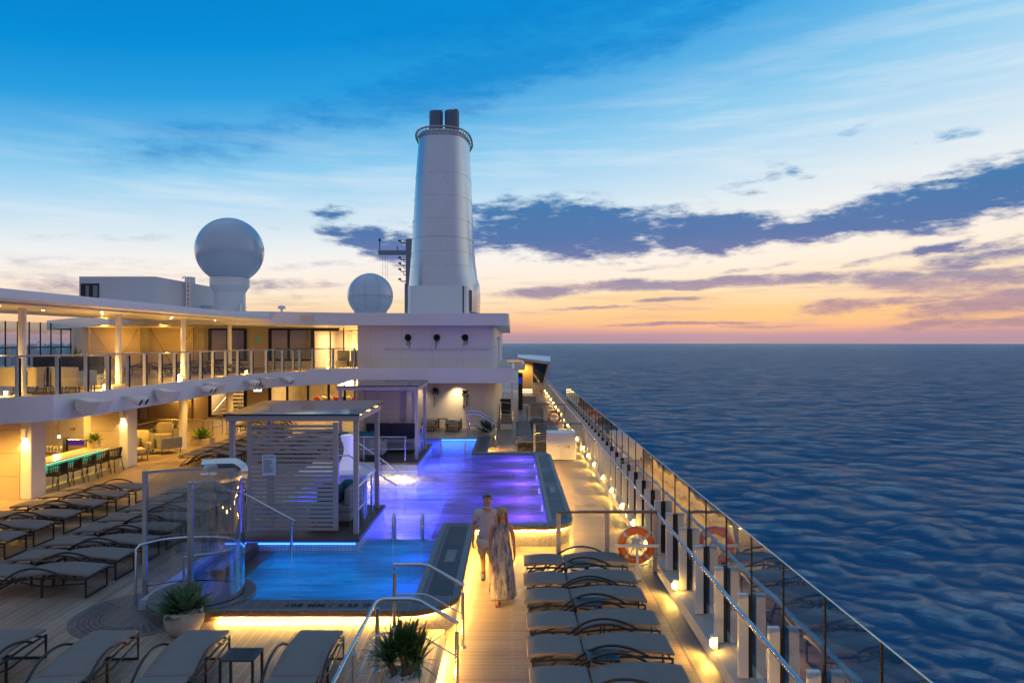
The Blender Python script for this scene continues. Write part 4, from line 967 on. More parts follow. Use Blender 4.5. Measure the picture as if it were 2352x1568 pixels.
# wall planters
def trailing(b, x, y, z, s, r, n, L):
    for i in range(n):
        a = r.uniform(0,2*PI); el = r.uniform(-.7,1.3)
        b.blade((x+.05*math.cos(a)*s,y-.05,z+.03*r.random()), (math.cos(a)*math.cos(el),-abs(math.sin(a))*math.cos(el)*.7-.1,math.sin(el)), .24*s*r.uniform(.6,1.2), .028*s, 1.0, 5, .3)
    for i in range(L):
        dx = r.uniform(-.12,.12)*s; q = r.uniform(.35,.75)*s; P = [(x+dx,y-.06,z-.05),(x+dx*1.1+.02,y-.05,z-.5*q),(x+dx*1.2,y-.04,z-q)]; b.tube(P, .008, 4)
        for k in range(int(q*40)): b.blade((x+dx*1.1+r.uniform(-.02,.02),y-.05,z-.05-k/40), (r.uniform(-1,1),-.5,-.4), .07, .014, .5, 3, .2)
r = random.Random(17)
for i, px in enumerate((937,1003,1068)):
    x, z = xz(px,775,33.3); t = thing('wall_planter', 'round hole planter with trailing ivy on the upper white wall, %s from the lit lobby' % ORD[i], 'wall planter', (x,33.3,z), 'upper wall planters')
    b = MB(); b.lathe([(.20,0),(.20,.015),(.165,.02),(.165,.004)], (0,0,0), 28); b.v = [(x+v[0],33.35-v[2],z+v[1]) for v in b.v]; b.build('ring', white, t, smooth=40)
    b = MB(); b.lathe([(.164,0),(.164,.006)], (0,0,0), 28); b.v = [(x+v[0],33.347-v[2],z+v[1]) for v in b.v]; b.build('recess', rubber, t)
    b = MB(); trailing(b, x, 33.33, z+.02, .75, r, 34, 3); b.build('foliage', darkleaf, t)
for i, (px, py) in enumerate(((1001,900),(1069,905))):
    x, z = xz(px,py,33.2); t = thing('wall_planter', ('bushy wall planter on the lower lit wall beside the far cabana','wall planter with a long trailing vine on the lower lit wall')[i], 'wall planter', (x,33.2,z), 'lower wall planters')
    MB().lathe([(.05,-.14),(.14,-.05),(.15,.03),(.12,.03),(0,.0)], (x,33.14,z), 20).build('bowl', white, t, smooth=40)
    b = MB(); trailing(b, x, 33.15, z+.02, 1.05, r, 75, 1+4*i); b.build('foliage', darkleaf, t)
lamp('SPOT', (-2.65,32.85,2.58), 190, (1,.74,.36), .05, aim=(0,.30,-1), angle=100, blend=1)
lamp('SPOT', (-4.6,32.85,2.58), 50, (1,.74,.36), .05, aim=(0,.30,-1), angle=100, blend=1)
# small roof things
t = thing('satellite_dome', 'tiny white satellite mushroom on the roof edge between the radomes', 'antenna', (-11.2,33,5.95)); x, z = xz(647,709,33)
MB().lathe([(.05,5.95),(.05,z-.02),(.17,z),(.19,z+.09),(.1,z+.15),(.0,z+.16)], (x,33,0), 20).build('dome', white, t, smooth=50)
# ------------------------------------------------------------------ slatted wooden screens
def screen(label, px0, px1, z0, z1, d, n, brace):
    x0 = (px0-1176)/F*d; x1 = (px1-1176)/F*d; t = thing('slat_screen', label, 'screen', ((x0+x1)/2,d,z0), 'slatted wooden screens')
    b = MB(); st = (z1-z0)/n
    for i in range(n): b.box(x0,x1,d,d+.03,z0+i*st,z0+i*st+st*.52)
    b.build('slat', slatwood, t)
    for x in (x0-.04,x1-.04): MB().box(x,x+.08,d-.03,d+.06,z0-.05,z1+.05).build('post', slatwood, t)
    if brace:
        for p in ((x0,x0+(x1-x0)*.55),(x1,x0+(x1-x0)*.5)): MB().tube([(p[0],d+.08,z1),(p[1],d+.08,z1-2.2)], .035, 4).build('brace', darkwood, t)
screen('upper slatted screen with crossed braces nearest the port side', 205, 320, 3.2, 5.45, 37, 20, True)
screen('upper slatted screen next to the black upper window', 341, 442, 3.2, 5.4, 37.4, 20, True)
screen('lower slatted screen behind the second pillar', 250, 320, .4, 2.6, 37, 24, False)
screen('lower slatted screen beside the staircase wall', 341, 442, .4, 2.6, 37.4, 24, False)
lamp('POINT', (-21.5,36.0,4.6), 90, WARM, .1); lamp('POINT', (-18.5,36.2,4.6), 60, WARM, .1); lamp('POINT', (-18.3,37.8,1.6), 60, WARM, .1)
# port side windbreak
t = thing('port_windbreak', 'tall glass windbreak with dark seams on the far port side of the upper deck', 'windbreak', (-28,40,UD))
ys = [36.5+.95*k for k in range(11)]
for a, c in zip(ys, ys[1:]): MB().quad((-28.5,a,UD+.1),(-28.5,c,UD+.1),(-28.5,c,5.75),(-28.5,a,5.75)).build('pane', tallglass, t)
for a in ys: MB().box(-28.53,-28.47,a-.02,a+.02,UD,5.75).build('seam', rubber, t)
for a in ys[::2]: MB().box(-28.4,-28.25,a-.05,a+.05,UD,4.2).build('post', white, t)
MB().tube([(-28.3,36,4.25),(-28.3,47,4.25)], .04, 8).build('handrail', railwood, t)
# upper deck lounge furniture
for i, (px, py, nm) in enumerate(((47,868,'sand coloured lounge chair at the outer end of the upper deck lounge'),(100,872,'sand coloured lounge chair, middle of three facing the sofa'),(163,868,'broad sand coloured lounge seat before the charcoal sofa'))):
    d = 19.3; x, z = xz(px,py,d); armchair(nm, x, d, UD, PI if i != 2 else PI, shell=sandfab, seat=sandfab, group='upper deck lounge chairs')
sofa('charcoal sofa with high back on the upper deck', -14.9, -12.75, 20.6, 21.4, UD, 'rear', darkfab, darkfab, greyfab)
armchair('grey lounge chair at the end of the charcoal sofa', -12.75, 19.6, UD, PI, group='upper deck lounge chairs')
t = thing('upper_plant', 'spiky palm behind the charcoal sofa on the upper deck', 'potted plant', (-14.0,21.9,UD)); MB().lathe([(.25,0),(.3,.5),(.26,.5),(0,.45)], (-14,21.9,UD), 20).build('pot', stone, t)
b = MB(); r = random.Random(2)
for i in range(40): a = r.uniform(0,2*PI); el = r.uniform(.1,1.4); b.blade((-14,21.9,UD+.6), (math.cos(a)*math.cos(el),math.sin(a)*math.cos(el),math.sin(el)), r.uniform(.5,.8), .022, .3, 5, .3)
b.build('foliage', blades, t)
# ------------------------------------------------------------------ penthouse, radomes
ph = thing('penthouse', 'flat roofed box cabin on the roof with a ladder and a blue window', 'cabin', (-22,41,5.95))
pw = M('penthouse_paint', (.66,.64,.66), .4, var=.05)
MB().prism([(-26,41),(-21.4,41),(-21.4,50),(-26,50)], 5.95, 8.5).build('wall', pw, ph, bevel=.02)
x0, z1 = xz(186,651,41); x1, z0 = xz(228,684,41); q = MB().box(x0,x1,40.96,40.995,z0,z1).build('window', blackwin, ph); 
for a, c in ((.28,.46),(.68,.93)): MB().quad((x0+(x1-x0)*a,40.955,z0+.05),(x0+(x1-x0)*c,40.955,z0+.05),(x0+(x1-x0)*c,40.955,z1-.12),(x0+(x1-x0)*a,40.955,z1-.12)).build('pane', greyfab, q)
b = MB()
for y in (44.6,45.1): b.tube([(-21.3,y,6.0),(-21.3,y,8.75),(-21.4,y,8.85),(-21.55,y,8.7)], .035, 6)
for k in range(9): b.tube([(-21.3,44.6,6.1+.28*k),(-21.3,45.1,6.1+.28*k)], .025, 6)
b.build('ladder', steel, ph)
MB().box(-21.4,-20.7,47.2,48.2,5.95,7.1).build('vent_box', white, ph, bevel=.02); MB().box(-22.3,-21.8,46.5,47.0,8.5,9.0).build('roof_vent', white, ph)
def radome(label, px, py, rad, d, ped):
    x, z = xz(px,py,d); R = rad/F*d*.985; t = thing('radome', label, 'radome', (x,d,5.95), 'radomes')
    rm = M('radome_shell'+str(px), (.48,.54,.63), .22, var=.03, coat=.6)
    if ped:
        prof = [(R*math.sin(PI*(.16+.84*i/20)), -R*math.cos(PI*(.16+.84*i/20))) for i in range(20)]+[(0,R)]
        MB().lathe(prof, (x,d,z), 48).build('shell', rm, t, smooth=60)
        k = d/F; rr = lambda p: p*k
        zc = lambda p: H-(p-784)*k
        MB().lathe([(rr(40),zc(637)),(rr(43),zc(639)),(rr(43),zc(657)),(rr(34),zc(672)),(rr(34),5.9)], (x,d,0), 40).build('pedestal', white, t, smooth=30)
        q = MB(); q.box(x+.95,x+1.05,d-.9,d-.8,6,7); 
        for i in range(4): q.tube([(x+rr(33),d,6.1+.25*i),(x+rr(39),d,6.1+.25*i)], .02, 5)
        q.build('rung', steel, t)
    else:
        prof = [(R*.66,-R*1.0)]+[(R*math.sin(PI*(.26+.74*i/20)), -R*math.cos(PI*(.26+.74*i/20))) for i in range(20)]+[(0,R)]
        MB().lathe(prof, (x,d,z), 48).build('shell', rm, t, smooth=60)
        b = MB(); n = 40
        b.tube([(x+R*1.002*math.cos(2*PI*i/n),d+R*1.002*math.sin(2*PI*i/n),z-.05) for i in range(n)], .012, 4, closed=True)
        for a0 in range(0,180,36): b.tube([(x+R*1.001*math.sin(PI*i/n)*math.cos(math.radians(a0+20)),d-R*1.001*math.sin(PI*i/n)*math.sin(math.radians(a0+20)),z+R*math.cos(PI*i/n)) for i in range(int(n*.78))], .010, 4)
        b.build('seam', M('seam_grey',(.35,.38,.42)), t)
radome('large white radome ball on a collared pedestal', 528, 576, 76, 45, True)
radome('smaller seamed radome ball beside the funnel', 851, 679, 52, 42, False)
# ------------------------------------------------------------------ funnel
fn = thing('funnel', 'tall silver white tapering ship funnel with twin dark pipes', 'funnel', (-4.9,52,5.95))
FD = 52
def sect(cx, z, a, bb, n=44, e=2.6):
    o = []
    for k in range(n):
        g = 2*PI*k/n; c, s = math.cos(g), math.sin(g)
        o.append((cx+a*math.copysign(abs(c)**(2/e), c), FD+bb*math.copysign(abs(s)**(2/e), s), z))
    return o
kz = lambda py: H-(py-784)*FD/F
kx = lambda px: (px-1176)*FD/F
levels = [(720,940,1103),(690,941,1104),(655,942.5,1103),(640,944,1097),(600,947,1092),(560,949.5,1089),(480,954,1085),(400,959,1082),(340,963.5,1079),(326,964.5,1078.5)]
b = MB(); n = 44; vs = []; fs = []
for i, (py, l, r_) in enumerate(levels):
    kk = (FD)/F
    vs += sect((kx(l)+kx(r_))/2, kz(py), (kx(r_)-kx(l))/2*.985, 3.3+.9*(py-326)/394)
for i in range(len(levels)-1): fs += [(i*n+k, i*n+(k+1)%n, (i+1)*n+(k+1)%n, (i+1)*n+k) for k in range(n)]
fs.append(tuple(range((len(levels)-1)*n, len(levels)*n))); b.add(vs, fs)
fm = M('funnel_paint', (.50,.56,.64), .27, .75, var=.08, scale=.7, bmp=.004, bscale=.3, coat=.25)
b.build('casing', fm, fn, smooth=50)
b = MB()
for py in (620,590,560,520,470,420):
    z = kz(py); l = 940+(720-py)*.062; 
    rr = [q for q in levels]; 
    for (p1,l1,r1),(p2,l2,r2) in zip(rr, rr[1:]):
        if p2 <= py <= p1:
            k = (p1-py)/(p1-p2); S_ = sect((kx(l1+(l2-l1)*k)+kx(r1+(r2-r1)*k))/2, z, (kx(r1+(r2-r1)*k)-kx(l1+(l2-l1)*k))/2*.987, (3.3+.9*(py-326)/394)*1.001); b.tube(S_, .014, 4, closed=True)
b.build('seam', fm, fn)
top = sect((kx(964.5)+kx(1078.5))/2, kz(326)+.02, (kx(1085)-kx(958))/2*.98, 3.75)
b = MB(); b.tube(top, .07, 6, closed=True); b.tube([(p[0],p[1],p[2]-.28) for p in sect((kx(964.5)+kx(1078.5))/2, kz(326)+.02, (kx(1082)-kx(961))/2*.97, 3.6)], .04, 6, closed=True); 
for k in range(0,n,1): b.tube([top[k], (top[k][0]*.93+.07*(-4.9), top[k][1]*.93+.07*FD, top[k][2]-.30)], .03, 4)
b.build('top_ring', tan, fn)
for px0, px1, pt in ((988,1019,263),(1023,1056,262)):
    x0 = kx(px0); x1 = kx(px1); MB().lathe([((x1-x0)/2,kz(330)),((x1-x0)/2,kz(pt)),((x1-x0)/2*.9,kz(pt)),((x1-x0)/2*.9,kz(pt)-.5)], ((x0+x1)/2,FD-.5,0), 28).build('exhaust_pipe', M('pipe_grey'+str(px0),(.12,.16,.23),.5), fn, smooth=40)
for px, pt in ((1012,256),(1048,254)): MB().lathe([(.15,kz(300)),(.15,kz(pt))], (kx(px),FD-.2,0), 16).build('thin_pipe', black, fn, smooth=40)
bx = kz(656)
MB().prism([(kx(943)*.925,47.9),(kx(943)*.925,46.9),(kx(946)*.91,46.55),(kx(1066)*.9,46.55)]+arc(kx(1062)*.9+.02,46.85,.3,-90,0,5)+[(kx(1066)*.9+.25,49)], 5.95, H+(784-656)*46.55/F).build('plinth', white, fn, bevel=.04)
x0, z1 = xz(1072,668,49.4); x1, z0 = xz(1087,716,49.4); 
b = MB(); b.add([(kx(1071),FD-3.95,z0),(kx(1071)+.62,FD-3.25,z0),(kx(1071)+.62,FD-3.25,z1),(kx(1071),FD-3.95,z1),(kx(1071)-.1,FD-3.85,z0),(kx(1071)+.52,FD-3.15,z0),(kx(1071)+.52,FD-3.15,z1),(kx(1071)-.1,FD-3.85,z1)], [(0,1,2,3),(4,7,6,5),(0,4,5,1),(1,5,6,2),(2,6,7,3),(3,7,4,0)]); b.build('louvre', M('louvre',(.08,.10,.12),.6), fn)
# mast behind the funnel
ms = thing('mast', 'dark mast with antenna arms and a yardarm beside the funnel', 'mast', (-9,58,5.95)); MD = 58
def mx(px, py): return xz(px,py,MD)
a = mx(943,560); mg = M('mast_grey', (.24,.27,.33), .45)
MB().box(mx(929,0)[0],mx(960,0)[0],MD,MD+1.5,5.9,mx(0,650)[1]).build('tower_foot', mg, ms, bevel=.05); MB().box(mx(931.5,0)[0],mx(960,0)[0],MD+.01,MD+1.5,mx(0,650)[1],mx(0,548)[1]).build('tower', mg, ms, bevel=.05)
MB().lathe([(.22,mx(0,550)[1]),(.22,mx(0,505)[1])], (mx(951,0)[0],MD+.7,0), 18).build('pipe', black, ms, smooth=40)
MB().box(mx(866,0)[0],mx(935,0)[0],MD+.4,MD+.8,mx(0,583)[1],mx(0,573)[1]).build('yardarm', mg, ms, bevel=.03)
b = MB(); x, z = mx(869,573); b.tube([(x,MD+.6,z),(x,MD+.6,mx(0,545)[1])], .04, 6); b.ball((x,MD+.6,mx(0,549)[1]),.12,8,6); x, z = mx(910,573); b.tube([(x,MD+.6,z),(x,MD+.6,mx(0,563)[1])], .04, 6)
for px in (876,882,887): x, z = mx(px,582); b.tube([(x,MD+.6,z),(x,MD+.6,mx(0,640)[1])], .012, 4)
for py in (556,595,608,622,645):
    x, z = mx(934,py); b.tube([(x,MD+.5,z),(x-.55,MD+.5,z),(x-.62,MD+.5,z+.18)], .045, 6); b.box(x-.78,x-.55,MD+.4,MD+.6,z+.12,z+.26)
for py in (600,614,630): x, z = mx(934,py); b.tube(spline([(x,MD+.5,z),(x-.25,MD+.5,z-.02),(x-.35,MD+.5,z+.2)],4), .035, 6)
b.build('antenna', black, ms)
# ------------------------------------------------------------------ bar
def pillar(label, y, wx, wsc):
    t = thing('pillar', label, 'pillar', (-13.6,y,DL), 'bar pillars')
    MB().box(wx,-13.31,y,y+.75,DL,2.73).build('stone_face', M('pillar_stone'+str(int(y)),(.52,.43,.29),.5,var=.06,scale=1.2), t)
    MB().box(-13.305,-13.0,y+.0,y+.6,DL,2.73).build('edge_post', white, t, bevel=.03)
    b = MB(); 
    for z in (.95,1.58,2.2): b.box(wx,-13.315,y-.002,y+.002,z,z+.008)
    b.build('joint', rubber, t)
    s = MB().box(-13.21,-13.09,y-.10,y-.0,2.0,2.26).build('sconce', white, t, bevel=.01); MB().box(-13.195,-13.105,y-.09,y-.01,1.992,1.999).build('sconce_lens', softlamp, s)
    lamp('SPOT', (-13.15,y-.06,1.97), 60, WARMW, .04, aim=(0,.12,-1), angle=110, blend=1)
pillar('broad stone pillar with a wall lamp at the near end of the bar', 18.45, -18.5, 0)
pillar('narrow stone pillar with a wall lamp at the far end of the bar', 23.1, -14.25, 0)
t = thing('wall_shelf', 'pale shelf with light under it on the broad stone pillar', 'shelf', (-14.9,18.3,.95)); MB().box(-17,-14.35,18.1,18.44,1.02,1.07).build('board', white, t); MB().box(-16.9,-14.4,18.36,18.42,1.005,1.018).build('led_strip', E('led_shelf',(1,.72,.35),16), t)
bar = thing('bar_counter', 'pale bar counter with a glowing turquoise front between the pillars', 'bar counter', (-13.7,21,DL))
MB().box(-14.15,-13.40,18.9,22.75,1.06,1.10).build('top', M('bar_top',(.60,.52,.38),.25), bar, bevel=.006)
MB().box(-14.05,-13.62,19.0,22.7,DL,1.058).build('base', cream, bar)
b = MB()
for k in range(30): b.box(-13.61,-13.575,19.05+k*.12,19.05+k*.12+.075,.82,1.03)
b.build('front_tile', ledteal, bar); MB().box(-13.60,-13.50,19.0,22.7,DL+.02,DL+.05).build('foot_strip', E('led_foot',(1,.6,.15),.5), bar)
MB().box(-13.58,-13.42,19.0,22.7,1.045,1.056).build('led_strip', E('led_bar',(.8,.85,.45),2.5), bar)
def barchair():
    t = thing('bar_chair', 'x', 'chair', (0,0,0))       # faces -x
    MB().box(-.24,.22,-.24,.24,.42,.47).build('seat', darkfab, t, bevel=.02)
    b = MB()
    back = [(.22*math.cos(math.radians(a))+.02, .26*math.sin(math.radians(a))) for a in range(-110,111,11)]
    for i, (x, y) in enumerate(back): b.tube([(x,y,.45),(x*1.16+.02,y*1.08,.80-.10*abs(i-10)/10)], .013, 5)
    b.tube([(x*1.16+.02,y*1.08,.80-.10*abs(i-10)/10) for i, (x, y) in enumerate(back)], .018, 6); b.tube([(x,y,.45) for x, y in back], .016, 6)
    b.build('backrest', black, t)
    for x, y in ((-.2,-.2),(-.2,.2),(.2,-.2),(.2,.2)): MB().tube([(x,y,.43),(x*1.3,y*1.25,0)], .014, 6).build('leg', black, t)
    return t
c0 = barchair()
for i, y in enumerate((19.75,20.42,21.1,21.8,22.5)):
    lb = 'black woven chair at the bar counter, %s from the near pillar' % ORD[i]
    if i == 0: c0.location = (-13.2,y,DL); c0['label'] = lb; c0['group'] = 'chairs at the bar'
    else: dup(c0, (-13.2,y,DL), 0, lb, 'chairs at the bar')
def cupboard(label, x0, x1, y0, y1, z0, z1, split):
    t = thing('cupboard', label, 'cabinet', ((x0+x1)/2,y0,z0))
    MB().box(x0,x1,y0,y1,z0,z1).build('carcass', white, t, bevel=.008)
    for a, c in ((x0+.01,x0+(x1-x0)*split-.006),(x0+(x1-x0)*split+.006,x1-.01)):
        q = MB().box(a,c,y0-.016,y0-.001,z0+.03,z1-.02).build('door', white, t, bevel=.004)
        MB().lathe([(.02,0),(.02,.02)], (0,0,0), 10).build('handle', rubber, q).location = ((x0+x1)/2+(-.14 if a < (x0+x1)/2 else .14) if c-a > .3 else a, y0-.02, (z0+z1)/2)
    cx = x0+(x1-x0)*(split+.24); cz = z0+(z1-z0)*.48; s = .055
    MB().box(cx,cx+s*1.6,y0-.021,y0-.0165,cz-s,cz+s).build('fire_label', M('label_red',(.45,.05,.03)), t)
    b = MB(); b.box(cx+s*.2,cx+s*.5,y0-.024,y0-.0215,cz-s*.7,cz+s*.5); b.box(cx+s*.7,cx+s*1.3,y0-.024,y0-.0215,cz-s*.7,cz-s*.3); b.build('fire_symbol', white, t)
    b = MB(); b.v = [(cx-s*1.1+v[0]*s,y0-.019,cz+v[1]*s) for v in MB().lathe([(.55,0),(.85,0)],(0,0,0),20).v]; b.f = [(k,(k+1)%20,20+(k+1)%20,20+k) for k in range(20)]; b.build('round_label', M('label_dark',(.25,.2,.15)), t)
    return t
cupboard('tall white cupboard with a red fire label behind the bar', -17.9, -15.6, 24.9, 25.5, DL, 2.6, .58)
cupboard('low white two door cabinet with a red fire label beside the windbreak', 1.37, 2.47, 26.45, 27.3, .02, 1.06, .46)
bk = thing('back_bar', 'back bar shelf crowded with glasses and a coffee machine', 'shelf', (-15.6,23.2,DL)); MB().box(-17.2,-14.2,22.9,23.5,DL,.86).build('base', M('backbar',(.35,.28,.18),.4), bk); MB().box(-17.2,-14.2,22.85,23.5,.862,.90).build('top', steel, bk)
gl = M('glassware',(.6,.58,.5),.1,.3); r = random.Random(4)
for i in range(14):
    x = -15.86+i*.058; q = MB().lathe([(.032,0),(.008,.01),(.008,.08),(.036,.12),(.032,.19)], (x,22.95+.1*(i%2),.90), 12).build('wine_glass', gl, smooth=60); tag(q, 'wine glass, %s in the line along the back bar shelf' % ORD[i], 'glass', 'glasses on the back bar')
t = thing('coffee_machine', 'steel coffee machine with a violet gleam on the back bar', 'coffee machine', (-14.7,23.2,.90)); MB().box(-14.95,-14.35,22.95,23.4,.90,1.33).build('body', steel, t, bevel=.03); MB().box(-14.92,-14.38,22.93,22.948,1.12,1.30).build('panel', E('violet_panel',(.10,.02,.22),.9), t); MB().box(-15.08,-14.97,22.92,23.1,.90,1.36).build('screen', rubber, t)
t = thing('pendant_lamp', 'small bare pendant bulb hanging over the back bar', 'lamp', (-15.0,22.6,2.3)); MB().tube([(-15.0,22.6,2.72),(-15.0,22.6,1.50)], .01, 6).build('cord', rubber, t); MB().ball((-15.0,22.6,1.45), .04, 14, 10).build('bulb', bulb, t, smooth=180)
lamp('POINT', (-15.0,22.45,1.4), 22, WARMW, .05)
# under-deck downlights
for x, y, e in ((-14.4,17.0,330),(-13.0,17.4,200),(-16,16.8,200),(-14.6,19.9,240),(-14.4,21.7,240),(-16.2,21.2,120),(-14.6,24.6,240),(-13.3,25.2,160),(-15.6,27.2,170),(-13.0,29.2,190),(-15.5,31,150),(-12.2,22.0,120),(-12.2,27.0,120),(-11.9,31.5,150),(-14.5,35,130),(-10,34.5,110),(-12.0,36.5,90)):
    t = thing('downlight', 'round ceiling downlight under the upper deck, one of the unlit looking ring', 'downlight', (x,y,2.70), 'ceiling downlights') if False else None
    lamp('SPOT', (x,y,2.68 if y < 32.3 or x < -11 else 2.6), e*1.4, WARM, .07, aim=(0,0,-1), angle=142, blend=.7)
b = MB()
for x, y in ((-14.4,17.0),(-14.6,19.9),(-14.4,21.7),(-14.6,24.6),(-13.3,25.2),(-13.0,29.2),(-11.9,31.5)): b.lathe([(.06,2.705),(.06,2.715)], (x,y,0), 14)
b.build('downlight', softlamp, ud)
for i, (x, y, rz) in enumerate(((-13.7,24.55,.75),(-14.15,25.95,.45),(-13.35,26.3,.9),(-14.6,28.6,.2))):
    armchair(('grey armchair with sand cushions close behind the second pillar','grey armchair with a tall sand pillow between the pillar and the white column','low grey armchair with its back to the deck loungers','grey armchair with a tall pillow beside the white column')[i], x, y, DL, rz+(0 if i != 2 else 1.6), pillow=sandfab if i != 2 else None)
t = thing('ramp_railing', 'steel railing that bends down around the ramp behind the armchairs', 'railing', (-13.3,29.2,DL)); rp = [(-13.2,37.5,1.24),(-13.2,29.2,1.24),(-15.1,29.2,1.24),(-16.3,27.6,.98),(-18.3,25.8,.92)]
MB().tube(rp, .026, 8).build('top_rail', steel, t, smooth=40); MB().tube([(p[0],p[1],p[2]-.46) for p in rp], .014, 8).build('mid_rail', steel, t, smooth=40)
for p in ((-13.2,29.2,1.24),(-13.2,30.1,1.24),(-13.2,31.1,1.24),(-13.2,32.6,1.24),(-13.2,34.2,1.24),(-14.6,29.2,1.24),(-16.3,27.6,.98)): MB().tube([(p[0],p[1],DL),p], .022, 8).build('post', steel, t)
# ------------------------------------------------------------------ windbreak on the starboard side
wb = thing('windbreak', 'long glass windbreak with white posts and a steel handrail above the sea', 'windbreak', (3.1,20,0))
GX = 3.2; y0 = 13.40; sp = 1.07; first = -8; lastp = 49
postm = white
for k in range(first, lastp):
    y = y0+k*sp; tall = y < 39.6
    q = MB().box(3.02,3.15,y-.035,y+.035,.12,1.24).build('post', postm, wb, bevel=.006)
    MB().box(3.154,3.184,y-.025,y+.025,.13,1.22).build('gasket', rubber, q)
    if tall: MB().box(3.19,3.21,y-.010,y+.010,.12,2.0).build('seam', rubber, q)
    if k % 2 == 0: MB().tube([(3.02,y,1.02),(2.93,y,1.02),(2.91,y,1.145)], .010, 6).build('rail_bracket', steel, q)
    zt = 2.0 if tall else 1.2
    MB().quad((GX,y+.012,.12),(GX,y+sp-.012,.12),(GX,y+sp-.012,zt),(GX,y+.012,zt)).build('pane', tallglass, wb)
b = MB(); b.box(3.194,3.206,y0+first*sp,39.8,1.998,2.008); b.box(3.194,3.206,39.8,y0+lastp*sp,1.198,1.206); b.build('glass_edge', M('edge_glass',(.45,.62,.68),.2), wb)
MB().tube([(2.9,4,1.17),(2.9,66,1.17)], .030, 12).build('handrail', steel, wb, smooth=40)
b = MB(); b.xprism([(-1,0),(-1,.1)], 0, 0) if False else None
b.yprism([(2.88,.002),(2.95,.10),(3.25,.12),(3.25,-.5),(2.88,-.5)], -4, 110); b.build('curb', M('curb_paint',(.42,.40,.39),.4), wb)
MB().yprism([(3.25,.05),(3.42,.02),(3.42,-6),(3.25,-6)], -4, 110).build('hull_edge', white, wb)
MB().yprism([(2.55,.004),(2.87,.004),(2.87,-.2),(2.55,-.2)], -4, 66).build('gutter_tile', copemat, wb)
for i, y in enumerate((8.05,10.0,12.35,14.95,16.6,18.3,20.2,22.1,24.5,26.4,28.2,31.0,33.4,36,38.4,41,43.5,46,49,52,55,58,61)):
    if i >= len(ORD): ordn = ('twenty first','twenty second','twenty third')[i-20]
    else: ordn = ORD[i]
    t = thing('deck_light', 'small warm floor light at the windbreak foot, %s from the near end' % ordn, 'deck light', (2.95,y,.12), 'floor lights along the windbreak')
    MB().box(2.92,3.0,y-.05,y+.05,.115,.30).build('housing', white, t, bevel=.006)
    MB().box(2.905,2.918,y-.032,y+.032,.15,.22).build('lens', bulb, t)
    lamp('SPOT', (2.86,y,.20), 55, WARM, .04, aim=(-1,-.12,-.28), angle=150, blend=.8); lamp('POINT', (2.93,y-.10,.22), 6, WARM, .03)
# transverse screens
def gate(label, y, tall):
    t = thing('deck_gate', label, 'barrier', (1.9,y,0), 'glass barriers across the walkway')
    for x in (.93,1.90,2.86): MB().box(x-.045,x+.045,y-.03,y+.03,0,1.17).build('post', tan, t, bevel=.006)
    MB().box(.90,2.90,y-.055,y-.01,1.172,1.215).build('wood_rail', railwood, t, bevel=.008); MB().box(.90,2.90,y+.005,y+.05,1.172,1.212).build('top_rail', railwood, t, bevel=.006)
    for a, c in ((.98,1.85),(1.95,2.81)): MB().quad((a,y,.08),(c,y,.08),(c,y,1.15),(a,y,1.15)).build('pane', clear, t)
    if tall:
        MB().quad((.97,y+.06,.1),(2.35,y+.06,.1),(2.35,y+.06,2.19),(.97,y+.06,2.19)).build('tall_pane', clear, t)
        MB().box(.965,2.355,y+.055,y+.065,2.19,2.196).build('pane_edge', M('pane_edge',(.5,.55,.5),.3), t)
gate('glass and wood barrier beside the large life ring', 13.67, True); gate('glass and wood barrier at the white cabinet', 28.35, False); gate('glass and wood barrier beside the distant life ring', 37.0, False)
# life rings
def life_ring(lb1, lb2, x, y, zc):
    t = thing('life_ring', lb1, 'life ring', (x,y,zc), 'orange life rings'); R, r_ = .29, .072
    b = MB(); b.tube([(x+R*math.cos(2*PI*i/36),y,zc+R*math.sin(2*PI*i/36)) for i in range(36)], r_, 14, closed=True); b.build('ring', orange, t, smooth=60)
    for a in (45,135,225,315):
        b = MB(); b.tube([(x+R*math.cos(math.radians(a+q)),y,zc+R*math.sin(math.radians(a+q))) for q in (-5,-2,0,2,5)], r_+.003, 14); b.build('band', bandm, t, smooth=60)
    b = MB(); P = []
    for i in range(48):
        a = 2*PI*i/48; s = abs(math.sin(2*a)); P.append((x+(R+r_+.012+.03*s)*math.cos(a),y-.02,zc+(R+r_+.012+.03*s)*math.sin(a)-.02*s))
    b.tube(P, .008, 5, closed=True); q = random.Random(3)
    b.tube(spline([(x+.0,y-.1,zc+.05),(x-.12,y-.1,zc-.1),(x+.05,y-.1,zc-.2),(x+.14,y-.1,zc-.05),(x-.05,y-.1,zc+.02),(x-.1,y-.1,zc-.22),(x+.08,y-.1,zc-.25),(x+.1,y-.1,zc-.45)],5), .007, 5)
    b.tube([(x,y-.08,zc+.26),(x-.12,y-.08,zc+.04)], .006, 5); b.tube([(x,y-.08,zc+.26),(x+.12,y-.08,zc+.04)], .006, 5)
    b.build('grab_line', M('rope',(.6,.58,.52),.8), t)
    s = thing('ring_stand', lb2, 'stand', (x,y-.1,0), 'life ring stands')
    MB().box(x-.025,x+.025,y-.125,y-.085,0,zc+.02).build('post', white, s); MB().box(x-.42,x+.42,y-.13,y-.075,zc+.0,zc+.045).build('crossbar', white, s); MB().box(x-.08,x+.08,y+.02,y+.1,zc-.05,zc+.12).build('light_unit', white, s, bevel=.02); MB().box(x-.07,x+.07,y-.16,y-.04,0,.012).build('foot_plate', white, s)
life_ring('large orange life ring with grey bands at the first barrier', 'white T shaped stand that holds the large life ring', 2.43, 13.35, .62)
life_ring('distant orange life ring behind the row of dark loungers', 'white T shaped stand that holds the distant life ring', 2.20, 35.4, .68)
